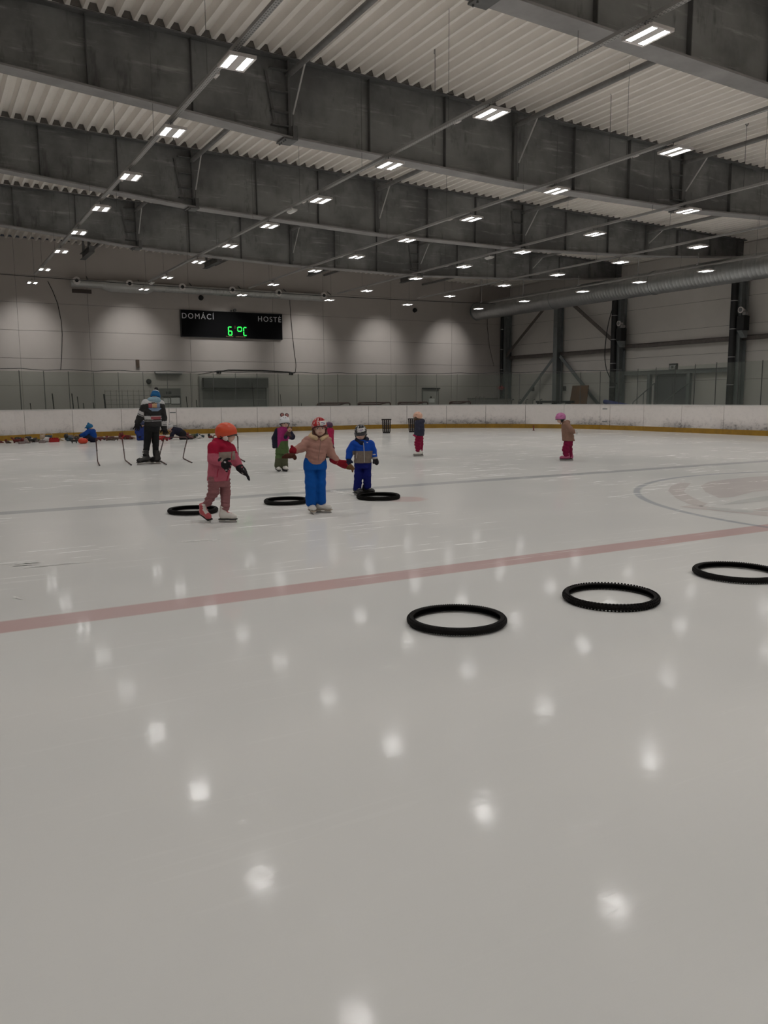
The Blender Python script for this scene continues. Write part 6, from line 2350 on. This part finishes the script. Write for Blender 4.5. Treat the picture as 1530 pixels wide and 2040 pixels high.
# ------------------------------------------------------------------ latticed plastic baskets
def basket(px, py, wt, wb, hgt, label):
    x, y = gnd(px, py)
    root = emp('plastic_basket', (x, y, 0), -math.atan2(x, y))
    tag(root, label, 'basket', 'black lattice baskets')
    bm = mat('basket_black', (0.014, 0.011, 0.010), 0.6)
    for q in range(4):
        b = MB()
        a = q*math.pi/2

        def pt(u, z):
            w = (wb+(wt-wb)*z/hgt)/2
            return Vector((u*w*math.cos(a)+w*math.sin(a), u*w*math.sin(a)-w*math.cos(a), z))
        n = Vector((math.sin(a), -math.cos(a), 0))
        for u in (-1, -0.5, 0, 0.5, 1):
            b.bar(pt(u, 0.06), pt(u, hgt), 0.045 if abs(u) < 1 else 0.03, 0.012, n)
        for i in range(10):
            z = 0.06+(hgt-0.08)*i/9
            b.bar(pt(-1, z), pt(1, z), 0.022, 0.012, n)
        b.build('lattice_wall', bm, root)
    b = MB()
    w = wb/2+0.005
    b.box(-w, w, -w, w, 0.0, 0.065)
    b.build('base', bm, root)
    b = MB()
    w = wt/2
    b.box(-w-0.03, w+0.03, -w-0.03, -w+0.01, hgt-0.03, hgt+0.012)
    b.box(-w-0.03, w+0.03, w-0.01, w+0.03, hgt-0.03, hgt+0.012)
    b.box(-w-0.03, -w+0.01, -w+0.01, w-0.01, hgt-0.03, hgt+0.012)
    b.box(w-0.01, w+0.03, -w+0.01, w-0.01, hgt-0.03, hgt+0.012)
    b.build('rim', bm, root)


basket(770, 862.7, 0.345, 0.29, 0.565, 'black lattice basket standing free on the ice, left of two')
basket(822, 861, 0.345, 0.29, 0.565, 'black lattice basket half hidden behind the peach-helmeted child')

# small red marker post
x, y = gnd(1063, 858)
root = emp('marker_post', (x, y, 0))
tag(root, 'tiny dark red marker post before the far corner boards', 'marker')
MB().tube([(0, 0, 0), (0, 0, 0.02)], 0.05, 12).build('foot', FRM, root)
MB().tube([(0, 0, 0.02), (0, 0, 0.2), (0, 0, 0.23)], [0.03, 0.022, 0.012], 10).build('post', mat('marker_red', (0.16, 0.02, 0.02), 0.6), root)

# ------------------------------------------------------------------ toys strewn along the left boards
TC = {n: mat('toy_'+n, c, 0.6, noise=0.15, nscale=12) for n, c in {
    'red': alb(130, 8, 10, 0.30), 'darkred': alb(84, 20, 18, 0.30), 'brown': alb(66, 48, 36, 0.30), 'cream': alb(150, 132, 112, 0.36), 'grey': alb(112, 100, 98, 0.34),
    'black': (0.02, 0.018, 0.018), 'white': (0.55, 0.52, 0.5), 'green': alb(62, 66, 32, 0.30), 'teal': alb(42, 58, 66, 0.30), 'orange': alb(160, 46, 22, 0.30), 'yellow': alb(150, 120, 50, 0.33)}.items()}


def toy_car(root, s, c1, c2):
    b = MB()
    b.prism([(-0.16, 0.04), (0.16, 0.04), (0.165, 0.09), (0.08, 0.105), (0.04, 0.16), (-0.09, 0.16), (-0.13, 0.10), (-0.165, 0.09)], lambda a, c, d: (a*s, d*s, c*s), -0.08, 0.08)
    b.build('car_body', TC[c1], root)
    for x in (-0.1, 0.1):
        for y in (-0.085, 0.085):
            MB().tube([(x*s, y*s-0.015*s, 0.042*s), (x*s, y*s+0.015*s, 0.042*s)], 0.042*s, 12).build('wheel', TC[c2], root)


def toy_plush(root, s, c1, c2):
    soft('plush_body', blob([ell((0, 0, 0.07*s), (0.12*s, 0.085*s, 0.07*s)), rc((0.08*s, -0.05*s, 0.03*s), (0.14*s, -0.09*s, 0.025*s), 0.03*s, 0.025*s), rc((-0.08*s, -0.06*s, 0.03*s), (-0.13*s, -0.1*s, 0.025*s), 0.03*s, 0.025*s)], 0.016*s, 0.03*s), TC[c1], root)
    soft('plush_head', blob([ell((-0.10*s, -0.02*s, 0.14*s), (0.065*s, 0.06*s, 0.06*s)), ell((-0.14*s, -0.04*s, 0.195*s), (0.025*s, 0.02*s, 0.025*s)), ell((-0.06*s, -0.02*s, 0.2*s), (0.025*s, 0.02*s, 0.025*s))], 0.014*s, 0.02*s), TC[c2], root)


def toy_brick(root, s, c1, c2):
    b = MB()
    b.box(-0.11*s, 0.11*s, -0.06*s, 0.06*s, 0, 0.085*s)
    b.build('brick_body', TC[c1], root)
    for i in range(4):
        for j in range(2):
            MB().tube([((-0.08+0.053*i)*s, (-0.03+0.06*j)*s, 0.085*s), ((-0.08+0.053*i)*s, (-0.03+0.06*j)*s, 0.105*s)], 0.018*s, 10).build('stud', TC[c1], root)


def toy_bucket(root, s, c1, c2):
    b = MB()
    b.tube([(0, 0, 0), (0, 0, 0.15*s), (0, 0, 0.165*s), (0, 0, 0.15*s), (0, 0, 0.02*s)], [0.085*s, 0.115*s, 0.12*s, 0.105*s, 0.078*s], 16)
    b.build('bucket_body', TC[c1], root)
    MB().tube([(0.115*s*math.cos(t), -0.02*s, 0.15*s+0.09*s*math.sin(t)) for t in np.linspace(0, math.pi, 9)], 0.007*s, 6).build('handle', TC[c2], root)


def toy_animal(root, s, c1, c2):
    pr = [rc((-0.09*s, 0, 0.11*s), (0.09*s, 0, 0.11*s), 0.05*s, 0.055*s), rc((-0.1*s, 0, 0.13*s), (-0.15*s, 0, 0.18*s), 0.03*s, 0.026*s), ell((-0.175*s, 0, 0.19*s), (0.045*s, 0.03*s, 0.03*s)), rc((0.12*s, 0, 0.13*s), (0.17*s, 0, 0.08*s), 0.014*s, 0.008*s)]
    for x in (-0.08, 0.08):
        for y in (-0.03, 0.03):
            pr.append(rc((x*s, y*s, 0.1*s), (x*s, y*s, 0.018*s), 0.022*s, 0.018*s))
    soft('animal_body', blob(pr, 0.012*s, 0.02*s), TC[c1], root)
    soft('saddle', blob([ell((0.0, 0, 0.15*s), (0.05*s, 0.05*s, 0.03*s))], 0.012*s, 0.01*s), TC[c2], root)


KIND = {'car': ('toy_car', toy_car, 'toy car'), 'plush': ('plush_toy', toy_plush, 'plush toy'), 'brick': ('toy_brick', toy_brick, 'toy brick'), 'bucket': ('toy_bucket', toy_bucket, 'toy bucket'), 'animal': ('toy_animal', toy_animal, 'toy animal')}
TOYS = [(1, 882.5, 'plush', 0.7, 'darkred', 'brown', 'at the left edge'), (15, 883, 'plush', 0.8, 'brown', 'darkred', 'near the left edge'), (33, 882.5, 'animal', 1.1, 'darkred', 'black', 'in the left heap'), (38, 881, 'car', 1.3, 'black', 'darkred', 'in the left heap'),
        (43, 884.5, 'brick', 1.0, 'grey', 'cream', 'in the left heap'), (50, 883.5, 'plush', 1.1, 'grey', 'darkred', 'in front of the left heap'), (54, 881, 'bucket', 1.0, 'cream', 'grey', 'in the left heap'), (59, 879.5, 'car', 1.35, 'black', 'cream', 'on the right of the left heap'),
        (64, 881.5, 'animal', 1.1, 'black', 'white', 'on the right of the left heap'), (69, 881, 'brick', 1.1, 'grey', 'white', 'beside the dark toy animal'), (76, 880, 'plush', 0.9, 'green', 'brown', 'between the left heap and the white heap'),
        (84, 882.5, 'brick', 1.1, 'grey', 'grey', 'in the white heap'), (93, 881, 'plush', 1.6, 'white', 'cream', 'in the white heap'), (97.5, 876.5, 'bucket', 1.35, 'teal', 'white', 'behind the white plush'), (107.5, 880.8, 'brick', 1.75, 'red', 'red', 'standing alone on the ice'),
        (121, 878, 'plush', 0.7, 'cream', 'yellow', 'right of the bright red brick'), (137, 878.5, 'plush', 1.5, 'teal', 'black', 'in the heap left of the sitting child'), (142, 876.5, 'car', 1.4, 'grey', 'black', 'in the heap left of the sitting child'), (147, 879, 'brick', 1.2, 'black', 'grey', 'in the heap left of the sitting child'),
        (148, 883, 'animal', 1.0, 'black', 'cream', 'at the feet of the sitting child'), (154, 876, 'bucket', 1.0, 'brown', 'white', 'by the feet of the sitting child'),
        (197, 878.5, 'animal', 1.0, 'darkred', 'red', 'right of the sitting child'), (203, 877, 'car', 1.0, 'darkred', 'black', 'right of the sitting child'), (211, 875.5, 'brick', 0.9, 'darkred', 'brown', 'under the left skating aid bar'), (218, 877.5, 'plush', 1.0, 'brown', 'darkred', 'under the left skating aid bar'),
        (224, 876.5, 'car', 1.0, 'darkred', 'black', 'under the left skating aid bar'), (231, 878, 'animal', 0.9, 'brown', 'darkred', 'near the right leg of the left skating aid'), (241, 874, 'bucket', 1.0, 'darkred', 'red', 'near the right leg of the left skating aid'), (249, 875, 'plush', 1.4, 'red', 'darkred', 'right of the left skating aid'),
        (256, 875.5, 'car', 1.2, 'darkred', 'brown', 'right of the left skating aid'), (265, 875, 'brick', 1.0, 'cream', 'darkred', 'left of the adult'), (299, 875, 'plush', 1.0, 'darkred', 'brown', 'between the legs of the adult'), (319, 875, 'bucket', 1.2, 'white', 'grey', 'right of the adult'),
        (324, 878.5, 'car', 1.4, 'red', 'darkred', 'before the crawling child'), (371, 874.5, 'animal', 1.0, 'darkred', 'brown', 'behind the crawling child'), (379, 874, 'plush', 1.3, 'brown', 'darkred', 'right of the crawling child'),
        (388, 873, 'car', 1.2, 'green', 'black', 'left of the white toy near the pink-jacketed child'), (396, 873.5, 'plush', 1.1, 'white', 'teal', 'on the ice left of the orange helmet'), (403, 872.5, 'animal', 0.8, 'teal', 'black', 'on the ice left of the orange helmet'), (419, 873, 'plush', 1.0, 'darkred', 'black', 'just left of the orange helmet')]
rnd = random.Random(2)
seen = {}
for px, py, k, sc, c1, c2, where in TOYS:
    x, y = gnd(px, py)
    nm, fn, cat = KIND[k]
    root = emp(nm, (x, y, 0), rnd.uniform(-0.6, 0.6))
    fn(root, sc*0.82, c1, c2)
    base = 'small %s %s %s' % ({'darkred': 'dark red', 'teal': 'grey-blue'}.get(c1, c1), cat, where)
    seen[base] = seen.get(base, 0)+1
    tag(root, base, cat, 'toys strewn along the boards')
# orange sack beside the sitting child
x, y = gnd(166, 884)
root = emp('orange_sack', (x, y, 0))
tag(root, 'round orange sack on the ice before the sitting child', 'sack')
soft('sack_body', blob([ell((0, 0, 0.09), (0.155, 0.13, 0.095)), ell((-0.06, 0, 0.10), (0.09, 0.1, 0.09))], 0.016, 0.03, cuts=[((0, 0, 0.0), (0, 0, -1))], warp=folds(0.006, 0.06, ax=0)), TC['orange'], root)
MB().tube([(0.1, -0.02, 0.14), (0.13, -0.03, 0.17), (0.16, -0.04, 0.15)], 0.015, 6).build('sack_tie', TC['darkred'], root)
